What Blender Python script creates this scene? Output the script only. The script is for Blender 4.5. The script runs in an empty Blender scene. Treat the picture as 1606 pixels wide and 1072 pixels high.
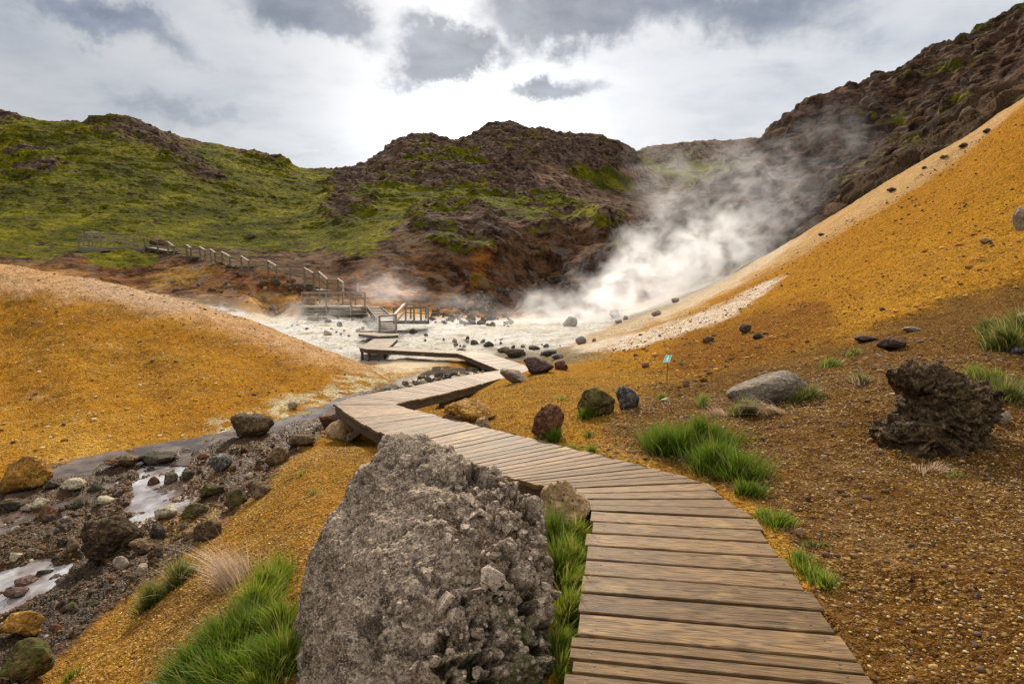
import bpy, bmesh, math, random
import numpy as np
from mathutils import Vector, Matrix
RES = 1.0          # terrain resolution factor
rng = np.random.default_rng(7); random.seed(7)
scene = bpy.context.scene
COL = scene.collection
# ------------------------------------------------------------------ camera
FPX, PITCH, CAMZ = 892.0, math.radians(5.51), 1.4
cp, sp = math.cos(PITCH), math.sin(PITCH)
cd = bpy.data.cameras.new('camera'); cam = bpy.data.objects.new('camera', cd); COL.objects.link(cam)
cam.location = (0, 0, CAMZ); cam.rotation_euler = (math.pi/2-PITCH, 0, 0)
cd.sensor_width = 36; cd.lens = 36*FPX/1606; cd.clip_start = .05; cd.clip_end = 3000
scene.camera = cam
def ray(px, py):
    """world direction per unit of y for a point of the photograph"""
    a = (px-803)/FPX; b = -(py-536)/FPX
    ry = cp+sp*b; return a/ry, (cp*b-sp)/ry
def PD(px, py, d):
    u, e = ray(px, py); return Vector((u*d, d, CAMZ+e*d))
def PZ(px, py, z):
    u, e = ray(px, py); return PD(px, py, (z-CAMZ)/e)
def to_px(u, e):
    """inverse of ray(), arrays"""
    b = (e*cp+sp)/(cp-e*sp); ry = cp+sp*b
    return 803+u*ry*FPX, 536-b*FPX
# ------------------------------------------------------------------ noise
_p = np.random.default_rng(3).permutation(256).astype(np.int32); PERM = np.concatenate([_p, _p])
_g = np.random.default_rng(5).normal(size=(256, 3)); GR = (_g/np.linalg.norm(_g, axis=1)[:, None]).astype(np.float32)
def pn(x, y, z=None, seed=0):
    x = np.asarray(x, np.float32)+seed*17.31; y = np.asarray(y, np.float32)-seed*9.17
    xi = np.floor(x).astype(np.int32); yi = np.floor(y).astype(np.int32); fx = x-xi; fy = y-yi
    u = fx*fx*fx*(fx*(fx*6-15)+10); v = fy*fy*fy*(fy*(fy*6-15)+10)
    X0 = xi & 255; X1 = (xi+1) & 255; Y0 = yi & 255; Y1 = (yi+1) & 255
    if z is None:
        def c(X, Y, dx, dy):
            g = GR[PERM[PERM[X]+Y]]; return g[..., 0]*dx+g[..., 1]*dy
        a = c(X0, Y0, fx, fy); b = c(X1, Y0, fx-1, fy); e = c(X0, Y1, fx, fy-1); f = c(X1, Y1, fx-1, fy-1)
        a = a+u*(b-a); e = e+u*(f-e); return (a+v*(e-a))*1.5
    z = np.asarray(z, np.float32)+seed*5.77; zi = np.floor(z).astype(np.int32); fz = z-zi
    w = fz*fz*fz*(fz*(fz*6-15)+10); r = []
    for k in (0, 1):
        Z = (zi+k) & 255
        def c(X, Y, dx, dy):
            g = GR[PERM[PERM[PERM[X]+Y]+Z]]; return g[..., 0]*dx+g[..., 1]*dy+g[..., 2]*(fz-k)
        a = c(X0, Y0, fx, fy); b = c(X1, Y0, fx-1, fy); e = c(X0, Y1, fx, fy-1); f = c(X1, Y1, fx-1, fy-1)
        a = a+u*(b-a); e = e+u*(f-e); r.append(a+v*(e-a))
    return (r[0]+w*(r[1]-r[0]))*1.5
def fbm(x, y, z=None, f=1., oct=4, seed=0, gain=.5, ridged=False):
    t = 0; a = 1.; s = 0
    for o in range(oct):
        n = pn(x*f, y*f, None if z is None else z*f, seed+o*3)
        if ridged: n = 1-2*np.abs(n)
        t = t+a*n; s += a; a *= gain; f *= 2.03
    return t/s
def worley(x, y, z, f, seed=0, jit=.9):
    """F1, F2 and a random id per cell (3-D, arrays)"""
    x, y, z = x*f+seed*3.7, y*f, z*f
    xi, yi, zi = [np.floor(q).astype(np.int32) for q in (x, y, z)]
    F1 = np.full(x.shape, 9., np.float32); F2 = F1.copy(); ID = np.zeros(x.shape, np.int32)
    for a in (-1, 0, 1):
        for b in (-1, 0, 1):
            for c in (-1, 0, 1):
                h = PERM[PERM[PERM[(xi+a) & 255]+((yi+b) & 255)]+((zi+c) & 255)]
                g = GR[h]*.5*jit+.5
                d = np.sqrt((xi+a+g[..., 0]-x)**2+(yi+b+g[..., 1]-y)**2+(zi+c+g[..., 2]-z)**2)
                m = d < F1; F2 = np.where(m, F1, np.minimum(F2, d)); ID = np.where(m, h, ID); F1 = np.where(m, d, F1)
    return F1, F2, ID
def sstep(a, b, x):
    t = np.clip((x-a)/(b-a), 0, 1); return t*t*(3-2*t)
# ------------------------------------------------------------------ mesh helpers
def np_mesh(name, co, faces, mat=None, smooth=True, attrs=None, uv=None, parent=None, link=True):
    me = bpy.data.meshes.new(name); co = np.ascontiguousarray(co, np.float32); faces = np.ascontiguousarray(faces, np.int32)
    n, k = faces.shape
    me.vertices.add(len(co)); me.vertices.foreach_set('co', co.ravel())
    me.loops.add(n*k); me.loops.foreach_set('vertex_index', faces.ravel())
    me.polygons.add(n); me.polygons.foreach_set('loop_start', np.arange(n, dtype=np.int32)*k)
    me.update(calc_edges=True)
    me.polygons.foreach_set('use_smooth', np.full(n, smooth, bool))
    for an, av in (attrs or {}).items():
        if av.ndim == 2:
            a = me.attributes.new(an, 'FLOAT_COLOR', 'POINT'); c = np.ones((len(co), 4), np.float32); c[:, :3] = av; a.data.foreach_set('color', c.ravel())
        else:
            a = me.attributes.new(an, 'FLOAT', 'POINT'); a.data.foreach_set('value', av.astype(np.float32).ravel())
    if uv is not None:
        l = me.uv_layers.new(name='UVMap'); l.data.foreach_set('uv', uv.astype(np.float32).ravel())
    if mat: me.materials.append(mat)
    me.validate()
    if not link: return me
    o = bpy.data.objects.new(name, me); COL.objects.link(o)
    if parent: o.parent = parent
    return o
def empty(name, loc=(0, 0, 0)):
    o = bpy.data.objects.new(name, None); COL.objects.link(o); o.location = loc; o.empty_display_size = .2; return o
def tag(o, label=None, cat=None, group=None, kind=None):
    if label: o['label'] = label
    if cat: o['category'] = cat
    if group: o['group'] = group
    if kind: o['kind'] = kind
    return o
class MB:
    """collects boxes and bars, builds one mesh"""
    def __init__(s): s.v = []; s.f = []; s.uv = []
    def hexa(s, c, uo=None):
        i = len(s.v); s.v += [tuple(p) for p in c]; c = [Vector(p) for p in c]
        if uo is None: uo = (random.uniform(0, 50), random.uniform(0, 50))
        L = (c[1]-c[0]).length; W = (c[3]-c[0]).length; H = (c[4]-c[0]).length
        for q, (a, b) in (((3, 2, 1, 0), (L, W)), ((4, 5, 6, 7), (L, W)), ((0, 1, 5, 4), (L, H)), ((1, 2, 6, 5), (W, H)), ((2, 3, 7, 6), (L, H)), ((3, 0, 4, 7), (W, H))):
            s.f.append([i+k for k in q])
            if q == (3, 2, 1, 0): t = [(0, b), (a, b), (a, 0), (0, 0)]
            else: t = [(0, 0), (a, 0), (a, b), (0, b)]
            s.uv += [(uo[0]+p, uo[1]+r) for p, r in t]
    def bar(s, a, b, w, h, up=Vector((0, 0, 1))):
        a, b = Vector(a), Vector(b); d = (b-a).normalized()
        if abs(d.dot(up)) > .99: up = Vector((0, 1, 0))
        x = d.cross(up).normalized()*w/2; z = x.cross(d).normalized()*h/2
        s.hexa([a-x-z, b-x-z, b+x-z, a+x-z, a-x+z, b-x+z, b+x+z, a+x+z])
    def build(s, name, mat, parent=None, bevel=0):
        o = np_mesh(name, np.array(s.v), np.array(s.f), mat, False, {'tint': np.repeat([random.uniform(.8, 1.15) for _ in range(len(s.v)//8)], 8)}, uv=np.array(s.uv), parent=parent)
        if bevel:
            m = o.modifiers.new('bevel', 'BEVEL'); m.width = bevel; m.segments = 1; m.limit_method = 'ANGLE'
        return o
# ------------------------------------------------------------------ node helper
def new_mat(name):
    m = bpy.data.materials.new(name); m.use_nodes = True; nt = m.node_tree; nt.nodes.clear()
    return m, NT(nt)
class NT:
    def __init__(s, nt): s.nt = nt
    def n(s, typ, ins=None, **kw):
        x = s.nt.nodes.new(typ)
        for k, v in kw.items(): setattr(x, k, v)
        for k, v in (ins or {}).items():
            i = x.inputs[k]
            if isinstance(v, bpy.types.NodeSocket): s.nt.links.new(v, i)
            else: i.default_value = v
        return x
    def math(s, op, a, b=None, c=None, clamp=False):
        x = s.nt.nodes.new('ShaderNodeMath'); x.operation = op; x.use_clamp = clamp
        for i, v in enumerate((a, b, c)):
            if v is None: continue
            if isinstance(v, bpy.types.NodeSocket): s.nt.links.new(v, x.inputs[i])
            else: x.inputs[i].default_value = v
        return x.outputs[0]
    def vmath(s, op, a, b=None):
        x = s.nt.nodes.new('ShaderNodeVectorMath'); x.operation = op
        for i, v in enumerate((a, b)):
            if v is None: continue
            if isinstance(v, bpy.types.NodeSocket): s.nt.links.new(v, x.inputs[i])
            else: x.inputs[i].default_value = v
        return x.outputs['Value' if op in ('DOT_PRODUCT', 'LENGTH', 'DISTANCE') else 'Vector']
    def mix(s, f, a, b, mode='MIX'):
        x = s.nt.nodes.new('ShaderNodeMix'); x.data_type = 'RGBA'; x.blend_type = mode
        for i, v in ((0, f), (6, a), (7, b)):
            if isinstance(v, bpy.types.NodeSocket): s.nt.links.new(v, x.inputs[i])
            else: x.inputs[i].default_value = v if i == 0 else (*v[:3], 1)
        return x.outputs[2]
    def noise(s, vec, scale, detail=4, rough=.55, dist=0):
        return s.n('ShaderNodeTexNoise', {'Vector': vec, 'Scale': scale, 'Detail': detail, 'Roughness': rough, 'Distortion': dist}).outputs[0]
    def remap(s, v, a, b, c=0., d=1., smooth=False):
        x = s.n('ShaderNodeMapRange', {'Value': v, 'From Min': a, 'From Max': b, 'To Min': c, 'To Max': d}, clamp=True)
        if smooth: x.interpolation_type = 'SMOOTHSTEP'
        return x.outputs[0]
    def ramp(s, v, stops):
        x = s.n('ShaderNodeValToRGB', {'Fac': v}); r = x.color_ramp
        while len(r.elements) < len(stops): r.elements.new(.5)
        for e, (p, c) in zip(r.elements, stops): e.position = p; e.color = (*c, 1)
        return x.outputs[0]
    def vor(s, vec, scale, feature='F1', rnd=1.):
        return s.n('ShaderNodeTexVoronoi', {'Vector': vec, 'Scale': scale, 'Randomness': rnd}, feature=feature)
    def pos(s): return s.n('ShaderNodeNewGeometry').outputs['Position']
    def attr(s, name): return s.n('ShaderNodeAttribute', attribute_name=name)
    def out(s, surf=None, vol=None):
        o = s.n('ShaderNodeOutputMaterial')
        if surf is not None: s.nt.links.new(surf, o.inputs['Surface'])
        if vol is not None: s.nt.links.new(vol, o.inputs['Volume'])
    def bsdf(s, col, rough=.9, spec=.3, height=None, strength=.5, dist=.02, **kw):
        ins = {'Base Color': col if isinstance(col, bpy.types.NodeSocket) else (*col, 1), 'Roughness': rough, 'Specular IOR Level': spec}
        if height is not None:
            ins['Normal'] = s.n('ShaderNodeBump', {'Height': height, 'Strength': strength, 'Distance': dist}).outputs[0]
        ins.update(kw)
        return s.n('ShaderNodeBsdfPrincipled', ins).outputs[0]
# ------------------------------------------------------------------ terrain control points: (u, distance, elevation tangent)
PTS = []
def Z(px, py, z):
    u, e = ray(px, py); PTS.append((u, (z-CAMZ)/e, e))
def D(px, py, d):
    u, e = ray(px, py); PTS.append((u, d, e))
def H(px, d, z): PTS.append(((px-803)/FPX, d, (z-CAMZ)/d))
def many(fn, rows):
    for r in rows: fn(*r)
def line(pts, step=35):
    """dense points along a ridge given as (px, py, d)"""
    for a, b in zip(pts[:-1], pts[1:]):
        n = max(1, int(abs(b[0]-a[0])/step))
        for k in range(n): t = k/n; D(*[a[i]+(b[i]-a[i])*t for i in range(3)])
    D(*pts[-1])
def hline(pts, step=60):
    for a, b in zip(pts[:-1], pts[1:]):
        n = max(1, int(abs(b[0]-a[0])/step))
        for k in range(n): t = k/n; H(*[a[i]+(b[i]-a[i])*t for i in range(3)])
    H(*pts[-1])
many(H, [(px, .45, z) for px, z in ((-900, -.3), (-100, -.28), (400, -.22), (803, -.15), (1300, -.06), (1900, 0), (2500, .05))])
many(H, [(px, 1.2, z) for px, z in ((-900, -.6), (-100, -.45), (400, -.3), (803, -.2), (1300, -.06), (1900, .1), (2500, .2))])
many(Z, [(0, 1072, -1.1), (-300, 1072, -1.2), (130, 1060, -.85), (240, 1072, -.5), (400, 1000, -.35), (440, 1072, -.3), (300, 900, -.7), (450, 850, -.42),
 (560, 1072, -.28), (700, 1072, -.28), (860, 1072, -.16), (900, 1000, -.12), (900, 850, -.12), (850, 800, -.17), (750, 760, -.3), (600, 720, -.45),
 (520, 760, -.47), (560, 700, -.55), (470, 725, -.62), (450, 780, -.6), (380, 850, -.75), (200, 990, -.92), (100, 1072, -.95),
 (60, 1040, -1.2), (150, 960, -1.2), (250, 900, -1.1), (330, 830, -1.05), (400, 760, -1.0), (450, 715, -.98), (500, 680, -.95), (545, 660, -.95),
 (-200, 1000, -1.6), (0, 950, -1.5), (60, 900, -1.45), (0, 850, -1.45), (150, 850, -1.4), (100, 800, -1.4), (230, 800, -1.3), (0, 790, -1.4),
 (200, 750, -1.3), (300, 740, -1.22), (300, 700, -1.2), (400, 700, -1.12), (400, 678, -1.12), (470, 662, -1.1), (515, 645, -1.08),
 (640, 605, -1.15), (700, 590, -1.2), (740, 582, -1.28), (700, 572, -1.3),
 (-300, 800, -1.3), (-150, 790, -1.3), (0, 755, -1.3), (60, 737, -1.25), (200, 702, -1.2), (340, 683, -1.12), (440, 657, -1.08), (520, 632, -1.07), (600, 602, -1.12), (650, 590, -1.2)])
H(570, 9, -1.05); H(600, 8.2, -1.0); H(500, 9.6, -1.1)
many(D, [(0, 600, 12), (200, 600, 12.2), (400, 600, 12.8), (500, 590, 13.8), (580, 585, 15.3), (0, 500, 15), (200, 520, 15), (350, 540, 14.8), (-200, 500, 14.5), (-200, 620, 11.5)])
line([(-400, 380, 20), (-200, 388, 19), (0, 412, 18.5), (100, 429, 18.5), (200, 447, 18.5), (300, 470, 18.5), (400, 501, 18.5), (500, 541, 18.5), (560, 563, 18), (610, 580, 17.5)], 30)
hline([(-500, 27, .5), (-200, 26, .2), (0, 25, .2), (200, 25, -.3), (400, 24, -1.3), (500, 22.5, -1.45), (570, 20.5, -1.45)])
many(Z, [(450, 516, -1.3), (550, 550, -1.42), (520, 522, -1.3), (620, 566, -1.4), (600, 516, -1.35), (500, 500, -1.0), (420, 495, -.95), (600, 501, -1.1), (650, 520, -1.3),
 (700, 530, -1.35), (760, 530, -1.35), (640, 558, -1.4), (800, 540, -1.35), (850, 552, -1.3), (900, 530, -1.15), (820, 505, -1.1), (880, 560, -1.05), (920, 500, -.95),
 (560, 535, -1.4), (680, 505, -1.15), (740, 508, -1.15)])
many(D, [(1000, 480, 45), (1100, 440, 48), (1150, 422, 50), (1050, 465, 44), (960, 500, 40)])
line([(2300, -330, 30), (1900, -20, 26), (1606, 158, 26), (1500, 225, 28), (1370, 303, 31), (1250, 378, 34), (1190, 412, 36), (1140, 436, 38)], 30)
many(D, [(1100, 470, 30), (1000, 515, 26), (925, 545, 22.5), (1606, 300, 17), (1500, 330, 18.5), (1400, 400, 17), (1300, 450, 17), (1200, 490, 17), (1100, 530, 16), (1000, 560, 15.3),
 (1200, 440, 25), (1400, 340, 23), (1500, 270, 24), (1900, 200, 17), (1040, 500, 27), (1300, 390, 24), (2300, 0, 18),
 (1606, 440, 11), (1500, 480, 10.7), (1400, 510, 10.5), (1300, 545, 10), (1200, 570, 9.7), (1100, 590, 9.3), (1000, 590, 10), (900, 600, 10.3), (850, 590, 11),
 (840, 579, 12.5), (800, 601, 11.2), (770, 612, 10.3), (700, 641, 8.7), (660, 652, 8.2), (760, 640, 8.2), (850, 650, 7.2), (900, 577, 14), (960, 571, 14.5)])
Z(860, 562, -1.2); H(820, 17, -1.2); H(700, 11, -1.05); H(650, 10, -1.0)
many(Z, [(640, 650, -.5), (750, 684, -.3), (900, 717, -.14), (1050, 748, -.07), (1150, 775, -.05), (1220, 830, -.04), (1300, 940, -.04), (1380, 1072, -.04), (1000, 690, -.05),
 (1606, 1072, .1), (1606, 880, .1), (1500, 1000, .04), (1900, 1000, .25), (1400, 850, .0), (1450, 930, .02)])
many(D, [(1000, 640, 6.8), (1100, 690, 5.2), (1215, 640, 6.2), (1300, 700, 4.7), (1460, 725, 4.4), (1606, 700, 4.6), (1606, 600, 6.2), (1500, 600, 6.2), (1400, 600, 6.4), (1300, 600, 6.7),
 (1606, 520, 8.2), (1900, 700, 5.2), (1900, 440, 12), (1900, 560, 8), (1250, 760, 4)])
hline([(2300, 40, 18), (1606, 30, 8.6), (1370, 37, 5.4), (1250, 40, 3.2), (1190, 41, 2.2)])
line([(2300, -300, 48), (1606, 140, 40), (1370, 290, 44), (1250, 365, 46), (1190, 400, 47), (1100, 428, 54)], 50)
many(D, [(1606, 80, 65), (1400, 210, 65), (1250, 290, 62), (1150, 345, 60), (1050, 400, 60), (960, 440, 57), (880, 463, 54), (1500, 150, 64), (1200, 320, 62)])
line([(2300, -250, 110), (1900, -110, 100), (1700, -30, 96), (1606, 20, 95), (1530, 57, 94), (1460, 92, 93), (1390, 127, 92), (1290, 162, 90), (1240, 186, 88), (1212, 205, 87), (1200, 223, 85), (1150, 258, 80), (1100, 286, 75), (1060, 322, 72),
 (970, 388, 65), (930, 415, 63), (880, 443, 62), (830, 466, 60), (795, 480, 58)], 18)
hline([(1900, 130, 40), (1606, 130, 38), (1400, 125, 27), (1205, 112, 13), (1100, 100, 7), (970, 88, 2.5), (900, 80, .6)])
many(D, [(950, 282, 220), (1000, 300, 190), (1060, 262, 260), (1000, 337, 125), (985, 352, 105), (1100, 262, 265), (1040, 320, 150)])
# centre hill
many(D, [(580, 478, 50), (640, 474, 52), (700, 470, 54), (760, 470, 56), (820, 463, 61), (860, 450, 68), (640, 430, 58), (720, 425, 60), (800, 405, 66), (880, 403, 70), (930, 395, 76),
 (560, 395, 62), (640, 370, 66), (720, 365, 66), (800, 362, 72), (880, 352, 78), (960, 348, 90), (560, 345, 85), (640, 335, 90), (720, 330, 92), (800, 322, 100), (880, 322, 110), (960, 332, 112),
 (560, 300, 115), (640, 285, 130), (720, 275, 135), (800, 285, 135), (880, 285, 150), (940, 300, 160), (600, 440, 55), (540, 425, 58), (700, 385, 62), (780, 380, 66)])
# left: bank, bench, green hill
many(D, [(0, 398, 54), (100, 404, 55), (130, 398, 57), (200, 398, 57), (270, 403, 57), (340, 413, 55), (420, 429, 53), (480, 446, 51.5), (530, 463, 50), (200, 440, 51), (300, 458, 48), (400, 478, 46), (460, 486, 46), (350, 440, 51),
 (200, 386, 68), (350, 391, 68), (450, 396, 68), (520, 385, 72), (0, 380, 68), (100, 385, 68), (0, 335, 85), (200, 338, 90), (350, 345, 95), (450, 342, 98), (0, 260, 120), (200, 262, 125),
 (330, 282, 135), (430, 302, 145), (500, 312, 150), (300, 400, 60), (400, 415, 60), (-200, 380, 60), (-300, 260, 120), (-400, 340, 90), (-500, 400, 50)])
line([(-700, 150, 180), (-300, 165, 175), (0, 181, 170), (60, 191, 170), (130, 194, 170), (150, 186, 170), (185, 185, 170), (215, 196, 168), (250, 216, 165), (290, 234, 160), (312, 245, 158)], 18)
line([(325, 228, 190), (345, 229, 190), (400, 240, 190), (440, 252, 192), (465, 266, 195), (520, 269, 205), (560, 264, 195), (600, 246, 190), (635, 222, 190), (675, 214, 195), (700, 223, 197), (735, 219, 198), (762, 203, 200), (795, 197, 200),
 (830, 205, 200), (880, 214, 200), (940, 223, 205), (985, 238, 215)], 18)
line([(1000, 239, 300), (1020, 236, 330), (1060, 232, 340), (1100, 223, 340), (1150, 225, 340), (1200, 223, 340), (1300, 222, 340), (1700, 220, 340)], 25)
hline([(-700, 300, 45), (0, 300, 38), (300, 300, 32), (520, 320, 26), (800, 320, 45), (985, 260, 42)], 80)
hline([(-700, 450, 30), (500, 450, 30), (985, 450, 55), (1200, 450, 60), (1700, 450, 60), (2300, 450, 60)], 200)
PTS = np.array(PTS)
US, VS, MQ = 2.2, 1.0, .035
def solve_mq():
    X = np.stack([PTS[:, 0]*US, np.log(PTS[:, 1])*VS], 1); n = len(X)
    K = np.sqrt(((X[:, None]-X[None])**2).sum(-1)+MQ**2)
    A = np.zeros((n+3, n+3)); A[:n, :n] = -K+np.eye(n)*1e-3; A[:n, n] = 1; A[:n, n+1:] = X; A[n, :n] = 1; A[n+1:, :n] = X.T
    w = np.linalg.solve(A, np.concatenate([PTS[:, 2], np.zeros(3)])); return X, w
MX, MW = solve_mq()
def eval_mq(u, d):
    q = np.stack([np.clip(u, -1.6, 1.6).ravel()*US, np.log(d).ravel()*VS], 1); out = np.empty(len(q))
    for i in range(0, len(q), 20000):
        s = q[i:i+20000]; out[i:i+20000] = -np.sqrt(((s[:, None]-MX[None])**2).sum(-1)+MQ**2)@MW[:-3]+MW[-3]+s@MW[-2:]
    return out.reshape(u.shape)
# grid: columns in u (dense inside the view), rows in log distance
nu = int(1150*RES)
us = np.concatenate([np.linspace(-3.2, -1.02, 60)[:-1], np.linspace(-1.02, 1.02, nu), np.linspace(1.02, 3.2, 60)[1:]])
r1 = np.exp(np.linspace(math.log(.5), math.log(1.7), 40))[:-1]
r2 = np.exp(np.linspace(math.log(1.7), math.log(44), int(760*RES)))
r3 = np.exp(np.linspace(math.log(44), math.log(235), int(820*RES)))[1:]
r4 = np.exp(np.linspace(math.log(235), math.log(460), int(150*RES)))[1:]
ds = np.concatenate([r1, r2, r3, r4])
cu = np.linspace(-3.2, 3.2, 640); cv = np.linspace(math.log(.5), math.log(460), 420)
CE = eval_mq(*[a for a in (np.tile(cu, (420, 1)), np.exp(np.tile(cv[:, None], (1, 640))))])
def bil(u, d):
    fu = np.clip((u+3.2)/6.4*639, 0, 638.999); fv = np.clip((np.log(d)-cv[0])/(cv[-1]-cv[0])*419, 0, 418.999)
    i, j = fu.astype(int), fv.astype(int); a, b = fu-i, fv-j
    return (CE[j, i]*(1-a)+CE[j, i+1]*a)*(1-b)+(CE[j+1, i]*(1-a)+CE[j+1, i+1]*a)*b
U, DD = np.meshgrid(us, ds); E = bil(U, DD); X = U*DD; Y = DD.copy(); Zb = CAMZ+E*DD
PX, PY = to_px(U, E)
F = np.float32
X, Y, Zb, PX, PY = [a.astype(F) for a in (X, Y, Zb, PX, PY)]
def edge_d(poly, x, y):
    """signed distance, positive inside"""
    inside = np.zeros(x.shape, bool); best = np.full(x.shape, 1e9, F); n = len(poly)
    for i in range(n):
        ax, ay = poly[i]; bx, by = poly[(i+1) % n]; dx, dy = bx-ax, by-ay
        t = np.clip(((x-ax)*dx+(y-ay)*dy)/(dx*dx+dy*dy+1e-9), 0, 1)
        best = np.minimum(best, (x-ax-t*dx)**2+(y-ay-t*dy)**2)
        if dy != 0: inside ^= ((ay > y) != (by > y)) & (x < (y-ay)*dx/dy+ax)
    return np.where(inside, 1, -1)*np.sqrt(best)
WX = fbm(X, Y, f=1.1, oct=3, seed=40); WY = fbm(X, Y, f=1.1, oct=3, seed=50)
FXN = fbm(X, Y, f=.12, oct=5, seed=60, gain=.6); FYN = fbm(X, Y, f=.12, oct=5, seed=70, gain=.6)
def zone(poly, soft=8, warp=10, dmin=0, dmax=1e9, far=False, dsoft=.1):
    m = np.zeros(X.shape, F)
    rr = (ds >= dmin*(1-dsoft)) & (ds <= dmax*(1+dsoft)); r0, r1_ = np.argmax(rr), len(rr)-np.argmax(rr[::-1])
    s = slice(r0, r1_); nx, ny = (FXN, FYN) if far else (WX, WY)
    dd = edge_d(poly, PX[s]+nx[s]*warp*2, PY[s]+ny[s]*warp)
    v = sstep(-soft, soft, dd)
    v *= (sstep(dmin*(1-dsoft), dmin*(1+dsoft)+1e-6, DD[s])*(1-sstep(dmax*(1-dsoft), dmax*(1+dsoft), DD[s]))).astype(F)
    m[s] = v; return m
# ---- masks
NEAR = (1-sstep(20, 24, DD)).astype(F)
STREAM = np.maximum(zone([(-400, 800), (0, 757), (60, 739), (200, 704), (340, 684), (440, 658), (520, 633), (600, 603), (650, 590), (700, 566), (760, 570), (770, 584), (700, 604), (640, 625), (600, 660), (548, 664), (500, 683), (452, 718), (405, 770),
  (340, 830), (250, 905), (160, 965), (80, 1040), (40, 1090), (-400, 1200)], 7, 9, 3, 18.5), 0)
WATER = np.zeros_like(X)
for poly in ([(-300, 930), (0, 893), (60, 872), (118, 880), (112, 905), (60, 935), (0, 972), (-300, 1040)],
             [(0, 782), (60, 748), (130, 722), (200, 706), (340, 686), (440, 660), (520, 636), (600, 606), (640, 600), (600, 620), (530, 645), (440, 669), (350, 691), (250, 714), (150, 736), (60, 762), (0, 786), (-200, 815), (-200, 790)],
             [(215, 720), (270, 715), (300, 705), (290, 740), (250, 768), (300, 770), (290, 800), (240, 815), (200, 835), (190, 800), (215, 770)],
             [(0, 815), (110, 775), (215, 745), (200, 757), (90, 795), (0, 838), (-200, 870), (-200, 850)]):
    WATER = np.maximum(WATER, zone(poly, 6, 9, 3, 16))
WATER2 = np.maximum(zone([(655, 588), (690, 568), (760, 566), (765, 580), (700, 590)], 4, 3, 12, 19), zone([(400, 495), (600, 500), (640, 515), (560, 545), (480, 530)], 6, 8, 22, 50)*.0)
# ---- near relief
nz = fbm(X, Y, f=.9, oct=3, seed=1)*.05*sstep(1.5, 5, DD)+fbm(X, Y, f=5, oct=4, seed=8, gain=.6)*.026+fbm(X, Y, f=16, oct=3, seed=9, gain=.6)*.012*(1-sstep(8, 16, DD))+(U > .05)*sstep(1.2, 2., DD)*(1-sstep(9, 13, DD))*(fbm(X, Y, f=2.4, oct=4, seed=10, gain=.6)*.045)
MOUND = zone([(-500, 340), (0, 395), (200, 430), (400, 485), (500, 525), (580, 560), (650, 586), (600, 602), (520, 632), (440, 657), (340, 683), (200, 702), (0, 755), (-500, 820)], 6, 4, 7.5, 20)
RSLOPE = zone([(2400, -500), (1606, 120), (1370, 285), (1190, 400), (1130, 440), (900, 540), (860, 560), (1000, 592), (1100, 585), (1200, 566), (1300, 542), (1400, 508), (1500, 476), (1606, 438), (2400, 300)], 9, 8, 9, 40)
dx_, dy_ = np.float32(.8), np.float32(-.6)
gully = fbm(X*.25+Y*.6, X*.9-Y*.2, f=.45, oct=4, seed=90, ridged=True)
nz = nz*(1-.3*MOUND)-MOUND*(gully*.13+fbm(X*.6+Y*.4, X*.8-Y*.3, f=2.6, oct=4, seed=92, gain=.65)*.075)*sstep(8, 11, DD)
nz = nz+RSLOPE*fbm(X*.2+Y*.1, Y*.7, f=.5, oct=4, seed=95, ridged=True)*.13+RSLOPE*fbm(X, Y, f=2.2, oct=4, seed=97, gain=.65)*.07
ch = STREAM*(fbm(X, Y, f=3.2, oct=5, seed=12, gain=.65)*.15+.03)
ch = ch-WATER*.085*(1+.9*np.clip(fbm(X, Y, f=2.5, oct=2, seed=14), -1, .6))-WATER2*.1
nz = nz*(1-.6*STREAM)+ch
mid = sstep(20, 24, DD)*(1-sstep(42, 50, DD))
nz = nz+mid*(1-RSLOPE)*(fbm(X, Y, f=.6, oct=6, seed=16, gain=.66)*.38)
fr = (1-sstep(20, 30, DD)); nz = nz*np.maximum(fr, np.maximum(mid, RSLOPE))
near_fade = 1-sstep(44, 52, DD)
Zs = Zb+(nz*near_fade).astype(F)
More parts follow.
